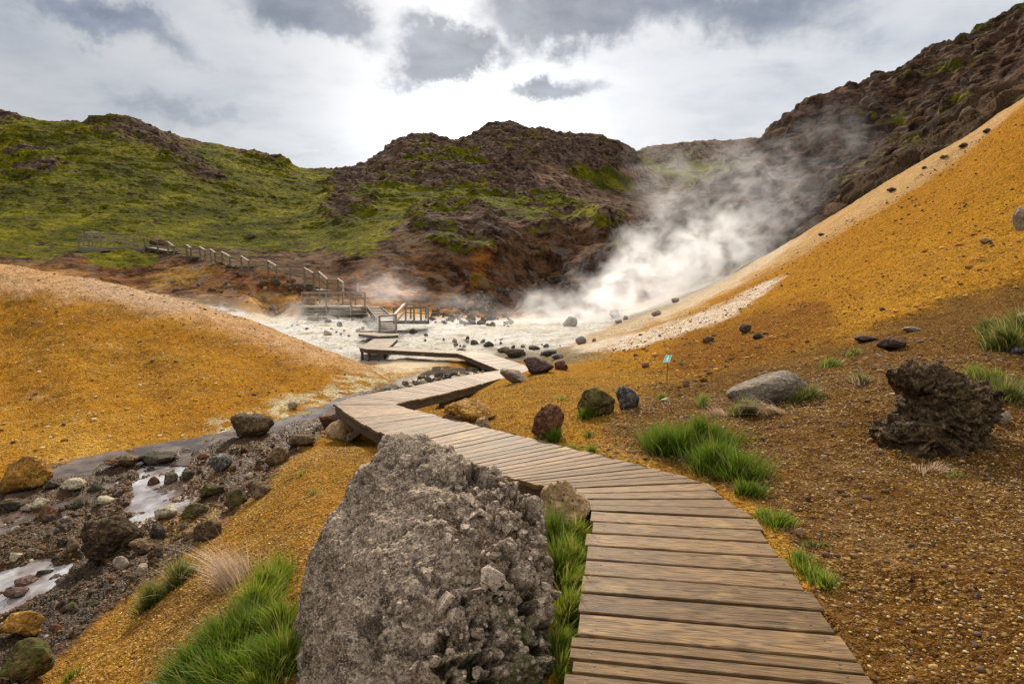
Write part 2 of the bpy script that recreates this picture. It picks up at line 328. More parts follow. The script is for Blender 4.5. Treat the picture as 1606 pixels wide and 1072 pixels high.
# ---- far relief along the slope normal
DTHR = np.interp(PX, [1150, 1250, 1370, 1606], [44, 37.5, 33.5, 28.5]).astype(F)
DK3 = (sstep(1140, 1190, PX)*sstep(-.8, 1.2, DD-DTHR)*(1-sstep(60, 80, DD))).astype(F)
fz = np.maximum(sstep(42, 52, DD), DK3).astype(F)
DARK = zone([(2400, -600), (1606, 0), (1460, 70), (1390, 105), (1290, 140), (1215, 190), (1195, 222), (1150, 250), (1100, 278), (1055, 318), (970, 380), (930, 408), (880, 436), (830, 460), (785, 482), (830, 490), (900, 500), (1100, 450), (1200, 420), (1370, 310), (1606, 165), (2400, -200)], 8, 12, 41, 125, True)
DARK = np.maximum(DARK, DK3)
def rockzone(polys, **k):
    m = np.zeros_like(X)
    for p in polys: m = np.maximum(m, zone(p, **k))
    return m
ROCK = rockzone([
 [(125, 175), (220, 180), (260, 215), (330, 270), (380, 300), (420, 310), (360, 305), (290, 275), (230, 235), (160, 205), (125, 200)],
 [(0, 205), (90, 230), (100, 260), (60, 285), (0, 280)], [(-400, 160), (20, 170), (20, 195), (-400, 190)],
 [(385, 228), (440, 240), (470, 262), (440, 268), (390, 245)],
 [(515, 262), (600, 240), (670, 205), (800, 185), (930, 215), (1000, 235), (990, 262), (940, 262), (900, 270), (860, 245), (820, 290), (880, 300), (905, 330), (860, 325), (760, 300), (640, 290), (560, 300), (515, 300)],
 [(640, 330), (740, 310), (800, 350), (790, 420), (700, 400), (650, 360)], [(520, 300), (600, 320), (560, 350), (500, 350)],
 [(820, 345), (900, 350), (930, 420), (870, 450), (820, 400)], [(1000, 232), (1215, 215), (1200, 245), (1080, 262), (1010, 252)],
 [(720, 430), (760, 425), (770, 460), (720, 455)]], soft=10, warp=26, dmin=52, far=True)
gx = np.gradient(Zs, axis=0)/(np.gradient(Y, axis=0)+1e-9); gx = np.clip(gx, -2, 2)
sx = np.zeros_like(gx)
gu = np.gradient(Zs, axis=1)/(np.gradient(X, axis=1)+1e-9); sx = np.clip(gu, -2, 2)
sy = gx-sx*U.astype(F)
nn = np.sqrt(sx*sx+sy*sy+1); NX, NY, NZ = -sx/nn, -sy/nn, 1/nn
far = (DD > 42) | (DK3 > .01)
fi = np.where(far.ravel())[0]
fx, fy, fzz = X.ravel()[fi], Y.ravel()[fi], Zs.ravel()[fi]; fd = DD.ravel()[fi].astype(F)
rk = np.clip(ROCK.ravel()[fi]+DARK.ravel()[fi]*.8, 0, 1)
n0 = fbm(fx, fy, fzz, f=1/28., oct=3, seed=20)
n1 = fbm(fx, fy, fzz, f=1/9., oct=7, seed=24, gain=.56, ridged=True)
n2 = fbm(fx, fy, fzz*1.5, f=1/4., oct=5, seed=30, gain=.6)
spotty = sstep(.05, .35, fbm(fx, fy, fzz, f=1/6., oct=4, seed=33))
STRA = np.sin((fzz+fx*.35+n0*4)*1.9+n1*3)
amp = (fd/120.).astype(F)
disp = n0*2.2*sstep(60, 120, fd)+(n1-.35)*(1.2+1.5*rk)*(.35+.65*sstep(50, 110, fd))+n2*(.30+.9*rk)*(.5+.5*sstep(50, 110, fd))+rk*STRA*.22+spotty*(1-rk)*.35*(n2+.5)
# boulder-strewn dark slope
dk = DARK.ravel()[fi]; di = np.where(dk > .02)[0]
F1, F2, ID = worley(fx[di], fy[di], fzz[di], 1/5.2, 2)
big = (ID % 7 < 3)
b1 = np.where(big, np.sqrt(np.clip(1-(F1/.52)**2, 0, 1)), 0)*1.1
F1b, F2b, IDb = worley(fx[di], fy[di], fzz[di], 1/1.9, 5)
b2 = np.where(IDb % 5 < 3, np.sqrt(np.clip(1-(F1b/.55)**2, 0, 1)), 0)*.55
disp[di] += dk[di]*(b1+b2-.4)
disp = disp*fz.ravel()[fi]
rise = sstep(-.35, .3, E.ravel()[fi])
Xf, Yf, Zf = X.copy().ravel(), Y.copy().ravel(), Zs.copy().ravel()
Xf[fi] += NX.ravel()[fi]*disp; Yf[fi] += NY.ravel()[fi]*disp; Zf[fi] += NZ.ravel()[fi]*disp
N1 = np.zeros(X.size, F); N1[fi] = n1; N2 = np.zeros(X.size, F); N2[fi] = n2; N1 = N1.reshape(X.shape); N2 = N2.reshape(X.shape)
Xf, Yf, Zf = [a.reshape(X.shape) for a in (Xf, Yf, Zf)]
# ------------------------------------------------------------------ surface colours (albedo) by kind of ground
C = np.zeros(X.shape+(3,), F); C[:] = (.50, .235, .026)
def lay(m, col, k=1.):
    global C
    m = (m*k)[..., None]; C = C*(1-m)+np.array(col, F)*m
nA = fbm(X, Y, f=.7, oct=4, seed=101, gain=.6); nB = fbm(X, Y, f=2.5, oct=4, seed=111, gain=.6); nC = fbm(X*.5, Y, f=.25, oct=5, seed=121, gain=.6)
lay(sstep(-.1, .5, nA), (.60, .36, .06), .6); lay(sstep(.1, .5, -nB), (.24, .10, .012), .6)
# mound: pale pink crest, streaks running down
lay(MOUND, (.62, .272, .014), .82)
lay(MOUND*sstep(.0, .5, nC+nA*.4), (.74, .42, .06), .7)
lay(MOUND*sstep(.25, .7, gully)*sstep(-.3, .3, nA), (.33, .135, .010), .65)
lay(zone([(-500, 340), (0, 395), (200, 430), (400, 480), (520, 535), (600, 570), (620, 590), (480, 560), (350, 510), (200, 478), (80, 460), (-500, 440)], 16, 16, 13, 20)*(.55+.45*sstep(-.3, .4, nB)), (.96, .62, .36), .95)
lay(zone([(100, 425), (260, 455), (330, 480), (260, 480), (150, 455)], 14, 16, 13, 20), (.85, .62, .46), .7)
lay(MOUND*sstep(.25, .5, nB+nA*.5), (.86, .58, .30), .35)
# white crust at the mound's foot
crust = zone([(330, 655), (430, 630), (500, 600), (560, 580), (620, 555), (700, 560), (690, 585), (640, 598), (600, 606), (540, 628), (460, 655), (400, 668), (340, 684)], 9, 18, 9, 19)*sstep(-.15, .15, nB+.25*nA)
lay(crust, (.85, .78, .50), .9); lay(crust*sstep(.2, .5, -nB), (.93, .90, .82), .8)
lay(zone([(590, 545), (700, 548), (700, 572), (640, 582), (590, 575)], 8, 8, 14, 22), (.90, .76, .55), .85)
# right slope
lay(RSLOPE, (.60, .262, .009), .9); lay(RSLOPE*sstep(.0, .5, nC), (.76, .38, .016), .65); lay(RSLOPE*sstep(.15, .6, -nA), (.34, .145, .010), .6)
lay(zone([(1000, 600), (1060, 540), (1150, 500), (1280, 470), (1330, 520), (1200, 570), (1100, 592)], 18, 20, 8, 19), (.22, .072, .010), .75)
lay(zone([(1450, 390), (1606, 360), (1606, 440), (1500, 475), (1400, 505), (1290, 540), (1330, 480)], 20, 20, 9, 16), (.62, .31, .03), .5)
pale = zone([(1700, 60), (1606, 140), (1480, 215), (1370, 285), (1190, 392), (1130, 425), (1000, 495), (1040, 504), (1150, 458), (1260, 400), (1400, 318), (1500, 255), (1580, 185), (1700, 100)], 6, 6, 22, 46)*(1-sstep(-1, 1, DD-DTHR))
lay(pale, (.72, .46, .22), .85); lay(pale*sstep(.0, .5, nC), (.45, .28, .13), .5)
wh = zone([(1236, 434), (1200, 462), (1150, 500), (1090, 522), (1000, 550), (890, 562), (900, 545), (1000, 524), (1080, 500), (1140, 476), (1195, 446)], 4, 6, 12, 36)
lay(wh*(.6+.4*sstep(-.3, .3, nB)), (.90, .80, .68), .95)
lay(zone([(1000, 500), (1110, 480), (1060, 500), (960, 530), (900, 545), (920, 530)], 8, 8, 20, 34), (.80, .58, .33), .7)
lay(zone([(860, 560), (940, 530), (1040, 480), (1130, 425), (1190, 400), (1262, 372), (1230, 398), (1150, 450), (1060, 495), (960, 532), (880, 562)], 5, 8, 20, 60), (.86, .70, .50), .85)
# brown gravel on the right foreground
grav = zone([(980, 610), (1100, 592), (1200, 566), (1300, 542), (1400, 508), (1500, 476), (1606, 438), (2600, 300), (2600, 1500), (1400, 1300), (1330, 1000), (1240, 850), (1190, 780), (1100, 745), (1000, 700), (930, 660)], 14, 22, .4, 12)
grav = np.maximum(grav, ((U > .2)*(DD < 2.6)).astype(F)*sstep(.25, .5, U).astype(F))
lay(grav, (.20, .095, .022), .9); lay(grav*sstep(.0, .4, nA), (.33, .165, .048), .7); lay(grav*sstep(.1, .45, -nB), (.11, .046, .011), .7); lay(grav*sstep(.15, .5, nB-nA*.4), (.30, .15, .03), .5)
lay(zone([(1250, 650), (1400, 760), (1450, 900), (1350, 900), (1260, 780)], 30, 40, 2, 8)*sstep(-.2, .3, nB), (.45, .28, .13), .45)
# central orange hump
hump = zone([(640, 655), (700, 615), (800, 588), (850, 572), (1000, 565), (1060, 590), (980, 650), (900, 715), (760, 690)], 14, 12, 5, 16)
lay(hump, (.58, .285, .020), .7); lay(hump*sstep(.05, .5, -nA), (.36, .16, .014), .5)
# left foreground bank
lb = zone([(560, 680), (590, 720), (520, 800), (470, 900), (430, 1300), (-100, 1400), (60, 1060), (160, 965), (250, 905), (340, 830), (405, 770), (452, 718), (500, 683)], 10, 14, 1, 10)
lay(lb, (.50, .245, .030), .8); lay(lb*sstep(.0, .4, nA), (.32, .17, .045), .6)
lay(zone([(80, 1060), (150, 1010), (190, 950), (260, 900), (330, 850), (350, 862), (300, 920), (230, 960), (180, 1030), (120, 1090)], 6, 6, 2, 7), (.50, .25, .035), .9)
lay(zone([(360, 790), (400, 740), (440, 720), (500, 700), (520, 715), (440, 750), (400, 800)], 8, 10, 4, 9), (.62, .34, .06), .8)
lay(zone([(200, 1100), (300, 920), (420, 860), (480, 900), (450, 1300), (150, 1300)], 30, 30, .5, 5), (.22, .12, .045), .6)
# stream bed
lay(STREAM, (.080, .046, .024), .95); lay(STREAM*sstep(.0, .4, nA), (.20, .075, .022), .7); lay(STREAM*sstep(.1, .45, nB), (.15, .10, .06), .55)
lay(STREAM*sstep(.25, .5, -nB+.3*nA), (.36, .19, .05), .55)
lay(zone([(205, 790), (250, 755), (300, 768), (310, 790), (270, 800), (215, 825)], 6, 8, 4, 9), (.70, .50, .38), .8)
lay(zone([(285, 790), (350, 800), (340, 830), (270, 850), (230, 845)], 6, 8, 4, 9), (.55, .32, .07), .7)
lay(zone([(0, 950), (120, 905), (200, 880), (250, 900), (150, 970), (60, 1050), (-100, 1100)], 10, 12, 3, 7), (.055, .035, .024), .8)
lay(zone([(600, 610), (700, 592), (760, 580), (760, 570), (700, 560), (620, 590)], 6, 6, 11, 19)*STREAM, (.60, .52, .44), .7)
lay(NEAR*zone([(820, 560), (900, 556), (960, 566), (870, 572)], 6, 8, 14, 26), (.45, .42, .28), .7)
# silica flat
FLAT = mid*(1-RSLOPE)
lay(FLAT, (.80, .75, .66)); lay(FLAT*sstep(-.15, .25, nC+nA*.5), (.92, .89, .84), .85); lay(FLAT*sstep(.05, .4, -nA), (.50, .44, .32), .7)
lay(FLAT*sstep(.12, .35, nB-.3*nA), (.34, .29, .22), .6); lay(FLAT*sstep(.2, .5, nA-nC), (.72, .62, .30), .5)
lay(zone([(400, 480), (700, 500), (780, 560), (620, 560), (500, 545)], 12, 20, 20, 48)*sstep(.1, .35, nB), (.25, .23, .20), .6)
lay(zone([(760, 545), (900, 548), (940, 560), (870, 575), (780, 570)], 8, 14, 16, 30), (.22, .17, .11), .7)
lay(zone([(380, 478), (480, 478), (470, 500), (400, 500)], 8, 12, 38, 52), (.70, .48, .28), .7)
# ---- far ground
fA = FXN; fB = fbm(X, Y, Zb*1.5, f=1/14., oct=5, seed=131, gain=.6); fC = fbm(X, Y, Zb*1.5, f=1/3.5, oct=4, seed=141, gain=.6)
FAR = sstep(46, 53, DD).astype(F)*(1-RSLOPE)*(1-sstep(.0, 1, zone([(1000, 440), (1130, 425), (1200, 400), (1200, 430), (1000, 520)], 8, 8, 40, 56)))
lay(FAR, (.120, .074, .044)); lay(FAR*sstep(.0, .35, fC), (.20, .12, .065), .6); lay(FAR*sstep(.0, .35, -fB), (.070, .046, .036), .6)
MOSS = np.zeros_like(X)
def moss(poly, k, soft=16, warp=34, **kw):
    global MOSS
    MOSS = np.maximum(MOSS, zone(poly, soft, warp, far=True, dmin=52, **kw)*k)
moss([(-900, 100), (60, 180), (200, 180), (300, 230), (320, 215), (470, 255), (520, 262), (530, 330), (470, 360), (540, 380), (460, 395), (200, 400), (-900, 410)], .75)
moss([(100, 390), (260, 396), (240, 420), (150, 418)], .9, 6, 10); moss([(-300, 380), (100, 395), (110, 412), (-300, 412)], .9, 6, 10)
moss([(440, 345), (600, 320), (660, 330), (620, 370), (560, 400), (440, 398), (300, 400)], .78)
moss([(560, 285), (700, 285), (820, 295), (900, 310), (1010, 350), (880, 345), (740, 335), (600, 340), (540, 320)], .8, 10)
moss([(880, 262), (960, 262), (1000, 285), (990, 302), (940, 296)], 1., 8, 8); moss([(990, 250), (1200, 235), (1150, 270), (1080, 300), (1000, 270)], .75)
moss([(620, 225), (700, 235), (830, 240), (900, 255), (800, 262), (640, 262)], .62, 10); moss([(940, 395), (975, 400), (1010, 360), (960, 360)], .6)
moss([(640, 470), (720, 462), (780, 455), (700, 485)], .55, 8, 12); moss([(600, 345), (800, 350), (850, 400), (650, 400)], .35)
moss([(850, 400), (900, 430), (880, 450), (840, 440)], .4)
MOSS = np.maximum(MOSS, DARK*.52*sstep(1150, 1400, PX)*sstep(-.2, .25, fB)); MOSS *= (1-.6*ROCK); MOSS = np.clip(MOSS+ROCK*.46*sstep(-.15, .15, fB)*(PX < 1100), 0, 1)
lay(ROCK*FAR, (.100, .068, .054), .75); lay(ROCK*FAR*sstep(.05, .4, fC), (.18, .13, .105), .6)
# red-brown cliffs and scree
def fz_(poly, col, k, soft=14, warp=24, dmin=45, dmax=1e9): lay(zone(poly, soft, warp, dmin, dmax, far=True)*FAR, col, k)
fz_([(480, 420), (640, 380), (760, 370), (960, 350), (960, 400), (860, 470), (700, 475), (560, 480)], (.115, .060, .030), .75)
fz_([(540, 440), (640, 400), (720, 440), (760, 400), (800, 420), (760, 470), (640, 478)], (.17, .078, .026), .5)
fz_([(560, 430), (610, 425), (655, 465), (620, 482), (570, 478)], (.42, .22, .12), .75, 8, 10)
fz_([(740, 400), (780, 395), (770, 440), (740, 450)], (.30, .12, .02), .6, 8, 14)
fz_([(100, 408), (270, 405), (420, 430), (520, 460), (560, 490), (380, 495), (200, 450)], (.15, .068, .026), .85, 8, 12, 42, 60)
lay(zone([(110, 409), (270, 407), (420, 432), (500, 460), (480, 492), (380, 490), (200, 450)], 8, 12, 38, 57)*(1-RSLOPE), (.16, .070, .025), .8)
lay(zone([(232, 435), (270, 420), (340, 422), (300, 445), (240, 455)], 5, 8, 38, 58), (.38, .23, .05), .75)
lay(zone([(370, 480), (400, 460), (470, 462), (480, 485), (400, 490)], 6, 8, 38, 58), (.50, .29, .09), .7)
fz_([(785, 480), (860, 462), (950, 430), (960, 460), (860, 500), (800, 505)], (.16, .07, .035), .7, 8, 10, 45, 66)
fz_([(800, 470), (830, 462), (850, 485), (810, 500)], (.50, .27, .14), .6, 6, 8, 42, 66)
DK2 = np.maximum(zone([(1180, 400), (1370, 290), (1500, 215), (1700, 90), (1700, 220), (1500, 260), (1370, 330), (1200, 430)], 10, 6, 31, 50, dsoft=.06), 0)*(1-sstep(.3, .8, pale))
lay(DK3, (.080, .053, .036), .97); MOSS = np.maximum(MOSS, DK3*.5*sstep(-.1, .3, nC))
lay(DARK, (.085, .055, .040), .85); lay(DARK*sstep(.0, .3, fC), (.16, .098, .062), .65); lay(DARK*sstep(.1, .4, -fC), (.035, .024, .020), .5)
fz_([(960, 270), (1020, 262), (1060, 275), (1000, 280)], (.45, .30, .24), .5, 6, 6, 180)
crevice_shade = sstep(.35, -.1, N1)*FAR
lay(crevice_shade*(.3+.7*ROCK), (.045, .032, .027), .5)  # dark tone in the hill clefts is shade put into the albedo
GRAVEL = np.clip(grav+.35*lb+.25*hump, 0, 1)
WET = STREAM
CRUST = np.clip(FLAT*(1-DK3)*(1-.6*sstep(44, 50, DD))+wh+pale*.6+zone([(590, 545), (700, 548), (700, 572), (640, 582), (590, 575)], 8, 8, 14, 22), 0, 1)
# ------------------------------------------------------------------ materials of the ground
def ground_mat():
    m, t = new_mat('ground'); P = t.pos(); a = t.attr('col').outputs[0]
    gr = t.attr('gravel').outputs['Fac']; wet = t.attr('wet').outputs['Fac']; fl_ = t.attr('crust').outputs['Fac']; nf_ = t.math('SUBTRACT', 1., t.math('MULTIPLY', fl_, .8))
    warp = t.vmath('ADD', P, t.n('ShaderNodeVectorMath', {0: t.n('ShaderNodeTexNoise', {'Vector': P, 'Scale': 30., 'Detail': 2}).outputs[1], 'Scale': .02}, operation='SCALE').outputs[0])
    v1 = t.vor(warp, 55.); v2 = t.vor(warp, 120.); v3 = t.vor(warp, 19.)
    n = t.noise(P, 9., 6, .65); nf = t.noise(P, 60., 4, .7)
    c = t.mix(t.math('MULTIPLY', t.remap(n, .42, .66, 0, .7), nf_), a, t.mix(1., a, (.42, .36, .30), 'MULTIPLY'))
    # pebbles: each cell gets its own tint
    r1 = t.n('ShaderNodeSeparateColor', {'Color': v1.outputs['Color']}); r2 = t.n('ShaderNodeSeparateColor', {'Color': v2.outputs['Color']})
    k1 = t.math('MULTIPLY', t.math('ADD', .35, t.math('MULTIPLY', gr, .45)), t.remap(t.noise(P, 1.7, 5, .65), .40, .60, .25, 1.))
    light = t.mix(.4, a, (.50, .30, .09)); patch = t.remap(t.noise(P, 1.7, 5, .65), .38, .62, .15, 1.)
    c = t.mix(t.math('MULTIPLY', t.math('GREATER_THAN', r1.outputs[0], .80), k1), c, light)
    c = t.mix(t.math('MULTIPLY', t.math('LESS_THAN', r1.outputs[0], .22), k1), c, t.mix(1., a, (.22, .17, .15), 'MULTIPLY'))
    c = t.mix(t.math('MULTIPLY', t.math('GREATER_THAN', r2.outputs[1], .88), k1), c, (.56, .34, .09))
    c = t.mix(t.math('MULTIPLY', t.math('LESS_THAN', r2.outputs[1], .25), t.math('MULTIPLY', nf_, .6)), c, t.mix(1., a, (.30, .25, .22), 'MULTIPLY'))
    v4 = t.vor(warp, 13.); r4 = t.n('ShaderNodeSeparateColor', {'Color': v4.outputs['Color']}); v5 = t.vor(warp, 28.); r5 = t.n('ShaderNodeSeparateColor', {'Color': v5.outputs['Color']})
    near4 = t.remap(v4.outputs['Distance'], .2, .45, 1, 0); near5 = t.remap(v5.outputs['Distance'], .25, .5, 1, 0)
    dry = t.math('SUBTRACT', 1., wet)
    c = t.mix(t.math('MULTIPLY', t.math('MULTIPLY', t.math('LESS_THAN', r4.outputs[0], .22), near4), t.math('MULTIPLY', nf_, .7)), c, t.mix(1., a, (.34, .27, .22), 'MULTIPLY'))
    c = t.mix(t.math('MULTIPLY', t.math('MULTIPLY', t.math('LESS_THAN', r5.outputs[0], .28), near5), t.math('MULTIPLY', nf_, .7)), c, t.mix(1., a, (.30, .24, .20), 'MULTIPLY'))
    c = t.mix(t.math('MULTIPLY', t.math('MULTIPLY', t.math('GREATER_THAN', r5.outputs[0], .76), near5), t.math('MULTIPLY', dry, .55)), c, t.mix(.55, a, (.95, .66, .22)))
    edge = t.remap(v1.outputs['Distance'], .25, .65, 0, 1)
    c = t.mix(t.math('MULTIPLY', edge, t.math('MULTIPLY', gr, .5)), c, t.mix(1., a, (.35, .30, .27), 'MULTIPLY'))
    h = t.math('ADD', t.math('MULTIPLY', v1.outputs['Distance'], -1.), t.math('MULTIPLY', v2.outputs['Distance'], -.45))
    h = t.math('ADD', h, t.math('MULTIPLY', v3.outputs['Distance'], -.9)); h = t.math('ADD', h, t.math('MULTIPLY', v4.outputs['Distance'], -1.6)); h = t.math('ADD', h, t.math('MULTIPLY', v5.outputs['Distance'], -1.3)); h = t.math('ADD', h, t.math('MULTIPLY', n, 2.5)); h = t.math('ADD', h, nf)
    mac = t.noise(P, 3.2, 6, .7); c = t.mix(t.math('MULTIPLY', t.remap(mac, .52, .66, 0, .55), nf_), c, t.mix(1., c, (.55, .47, .42), 'MULTIPLY')); c = t.mix(t.remap(mac, .48, .36, 0, .4), c, t.mix(1., c, (1.35, 1.35, 1.3), 'MULTIPLY'))
    t.out(t.bsdf(c, t.remap(wet, 0, 1, 1., .5), t.remap(wet, 0, 1, .03, .22), h, 1., .034)); return m
def hills_mat():
    m, t = new_mat('hills'); P = t.pos(); a = t.attr('col').outputs[0]; ms = t.attr('moss').outputs['Fac']; rk_ = t.attr('rock').outputs['Fac']
    st = t.n('ShaderNodeMapping', {'Vector': P, 'Scale': (1, 1, 2.2)}).outputs[0]
    n1_ = t.noise(st, .35, 8, .72); n2_ = t.noise(P, 1.3, 6, .7); n3 = t.noise(P, .09, 5, .6); n4 = t.noise(st, 4., 3, .7)
    f = t.math('ADD', t.math('MULTIPLY', n1_, .6), t.math('MULTIPLY', n2_, .4))
    rock = t.mix(t.remap(f, .43, .58, 0, 1.), t.mix(1., a, (.38, .32, .30), 'MULTIPLY'), t.mix(1., a, (2.0, 1.85, 1.7), 'MULTIPLY'))
    v = t.vor(P, 1.1); sp_ = t.n('ShaderNodeSeparateColor', {'Color': v.outputs['Color']})
    rock = t.mix(t.math('MULTIPLY', t.math('GREATER_THAN', sp_.outputs[0], .88), .5), rock, t.mix(.6, a, (.30, .26, .22)))
    g = t.ramp(t.math('ADD', t.math('MULTIPLY', n3, .55), t.math('MULTIPLY', n2_, .5)), [(.36, (.030, .030, .005)), (.47, (.095, .094, .006)), (.57, (.225, .200, .008)), (.68, (.42, .35, .022))])
    g = t.mix(t.remap(n4, .42, .6, .0, .7), g, t.mix(1., g, (.35, .4, .4), 'MULTIPLY'))
    stk = t.noise(t.n('ShaderNodeMapping', {'Vector': P, 'Rotation': (0, .5, .4), 'Scale': (.25, 1., 1.1)}).outputs[0], .9, 5, .7)
    g = t.mix(t.remap(stk, .50, .66, 0, .75), g, t.mix(1., g, (.30, .30, .35), 'MULTIPLY')); thr = t.math('SUBTRACT', 1.02, t.math('MULTIPLY', ms, .92))
    mk = t.remap(t.math('SUBTRACT', t.math('MULTIPLY_ADD', t.math('SUBTRACT', f, .5), 3.0, .5), thr), -.09, .09, 0, 1, True)
    c = t.mix(mk, rock, g)
    h = t.math('ADD', t.math('MULTIPLY', n1_, 1.6), t.math('MULTIPLY', n2_, .7)); h = t.math('ADD', h, t.math('MULTIPLY', n4, .25))
    t.out(t.bsdf(c, 1., .04, h, 1., 1.3)); return m
MG, MH = ground_mat(), hills_mat()
split = int(np.searchsorted(ds, 46.))
nR, nC_ = X.shape
# carve the ground under the boardwalk
def carve(pts_list):
    """pts_list: (left, right) world pairs along the deck"""
    global Zf
    rmax = int(np.searchsorted(ds, 36.)); s = (slice(0, rmax), slice(None))
    for (l0, r0_), (l1, r1_) in zip(pts_list[:-1], pts_list[1:]):
        poly = [(l0.x, l0.y), (r0_.x, r0_.y), (r1_.x, r1_.y), (l1.x, l1.y)]
        cx = sum(p[0] for p in poly)/4; cy = sum(p[1] for p in poly)/4; rad = max(math.hypot(p[0]-cx, p[1]-cy) for p in poly)+.6
        rr = np.where((ds > cy-rad) & (ds < cy+rad))[0]
        if len(rr) == 0: continue
        q = (slice(rr[0], rr[-1]+1), slice(None)); d = edge_d(poly, Xf[q], Yf[q])
        m0, m1 = (l0+r0_)/2, (l1+r1_)/2; ax = (m1-m0); L2 = ax.x**2+ax.y**2+1e-6
        tt = np.clip(((Xf[q]-m0.x)*ax.x+(Yf[q]-m0.y)*ax.y)/L2, 0, 1); zd = m0.z+(m1.z-m0.z)*tt
        cap = zd-.06-.14*sstep(-.06, .10, d)+np.clip(-d-.02, 0, 9)*1.1
        Zf[q] = np.where((d > -.5), np.minimum(Zf[q], cap), Zf[q])
def build_grid(name, r0, r1_, mat, attrs):
    n = r1_-r0; co = np.stack([Xf[r0:r1_].ravel(), Yf[r0:r1_].ravel(), Zf[r0:r1_].ravel()], 1)
    i = (np.arange(n-1)[:, None]*nC_+np.arange(nC_-1)[None]).ravel()
    f = np.stack([i, i+1, i+1+nC_, i+nC_], 1)
    o = np_mesh(name, co, f, mat, True, {k: (v[r0:r1_].reshape(-1, 3) if v.ndim == 3 else v[r0:r1_].ravel()) for k, v in attrs.items()})
    return tag(o, kind='structure')
# ------------------------------------------------------------------ where a point of the photograph lies on the ground
Ef = (Zf-CAMZ)/Yf; UF = Xf/Yf
def hit(px, py, dmin=0, dmax=1e9):
    u, e = ray(px, py); j = int(np.argmin(np.abs(us-u))); col = (Zf[:, j]-CAMZ)/Yf[:, j]
    ok = np.where((col >= e) & (Yf[:, j] > max(dmin, .6)) & (Yf[:, j] < dmax))[0]
    i = ok[0] if len(ok) else int(np.argmin(np.abs(col-e)+(Yf[:, j] < dmin)*9+(Yf[:, j] > dmax)*9))
    if i > 0 and len(ok) and col[i-1] < e:
        t = (e-col[i-1])/(col[i]-col[i-1]+1e-9); d = Yf[i-1, j]*(1-t)+Yf[i, j]*t
        return Vector((u*d, d, CAMZ+e*d))
    return Vector((u*Yf[i, j], Yf[i, j], Zf[i, j]))
def gz(x, y):
    """ground height under world points (near field)"""
    x = np.atleast_1d(x).astype(float); y = np.clip(np.atleast_1d(y).astype(float), .55, 450); u = x/y
    fj = np.interp(u, us, np.arange(len(us))); fi_ = np.interp(y, ds, np.arange(len(ds)))
    j = np.clip(fj.astype(int), 0, len(us)-2); i = np.clip(fi_.astype(int), 0, len(ds)-2); a = fj-j; b = fi_-i
    return (Zf[i, j]*(1-a)+Zf[i, j+1]*a)*(1-b)+(Zf[i+1, j]*(1-a)+Zf[i+1, j+1]*a)*b
# ------------------------------------------------------------------ boardwalk
def wood_mat(name, c1, c2, scale=1., rough=.75):
    m, t = new_mat(name); uv = t.n('ShaderNodeUVMap').outputs[0]
    g = t.n('ShaderNodeMapping', {'Vector': uv, 'Scale': (1.6, 38, 1)}).outputs[0]
    w = t.noise(t.n('ShaderNodeMapping', {'Vector': uv, 'Scale': (.9, 9, 1)}).outputs[0], 2.2, 2, .5)
    sep = t.n('ShaderNodeSeparateXYZ', {'Vector': uv})
    rings = t.math('SINE', t.math('MULTIPLY', t.math('ADD', t.math('MULTIPLY', sep.outputs[1], 14.), t.math('MULTIPLY', w, 9.)), 6.3))
    n = t.noise(g, 3., 5, .65, .4); n2 = t.noise(uv, 3.5, 5, .6); fine = t.noise(t.n('ShaderNodeMapping', {'Vector': uv, 'Scale': (6, 160, 1)}).outputs[0], 2., 3, .7)
    f = t.math('ADD', t.math('MULTIPLY', n, .6), t.math('MULTIPLY', rings, .09)); f = t.math('ADD', f, t.math('MULTIPLY', fine, .35))
    c = t.mix(t.remap(f, .30, .66, 0, 1), c1, c2)
    # knots
    kv = t.vor(t.n('ShaderNodeMapping', {'Vector': uv, 'Scale': (3.2, 7., 1)}).outputs[0], 1.)
    ks = t.n('ShaderNodeSeparateColor', {'Color': kv.outputs['Color']})
    kn = t.math('MULTIPLY', t.remap(kv.outputs['Distance'], .07, .13, 1, 0), t.math('GREATER_THAN', ks.outputs[0], .62))
    c = t.mix(t.math('MULTIPLY', kn, .7), c, (.045, .028, .018))
    ti = t.attr('tint').outputs['Fac']
    c = t.mix(1., c, t.n('ShaderNodeCombineColor', {'Red': ti, 'Green': ti, 'Blue': ti}).outputs[0], 'MULTIPLY')
    c = t.mix(t.remap(n2, .5, .75, 0, .5), c, (.12, .08, .05))
    P = t.pos(); pn_ = t.noise(P, 2.2, 5, .6)
    c = t.mix(t.remap(pn_, .58, .75, 0, .55), c, (.40, .27, .12))
    crack = t.remap(fine, .62, .72, 0, 1)
    c = t.mix(t.math('MULTIPLY', crack, .6), c, (.05, .035, .025))
    t.out(t.bsdf(c, rough, .12, t.math('SUBTRACT', f, t.math('ADD', t.math('MULTIPLY', crack, .35), kn)), .55, .006)); return m
M_PLANK = wood_mat('weathered_plank', (.036, .020, .009), (.27, .158, .068), rough=.55)
M_TIMBER = wood_mat('timber', (.12, .095, .070), (.36, .29, .22))
M_DARKTIMBER = wood_mat('dark_timber', (.045, .034, .026), (.12, .09, .065))
M_PALE = wood_mat('pale_rail', (.28, .24, .18), (.52, .46, .38))
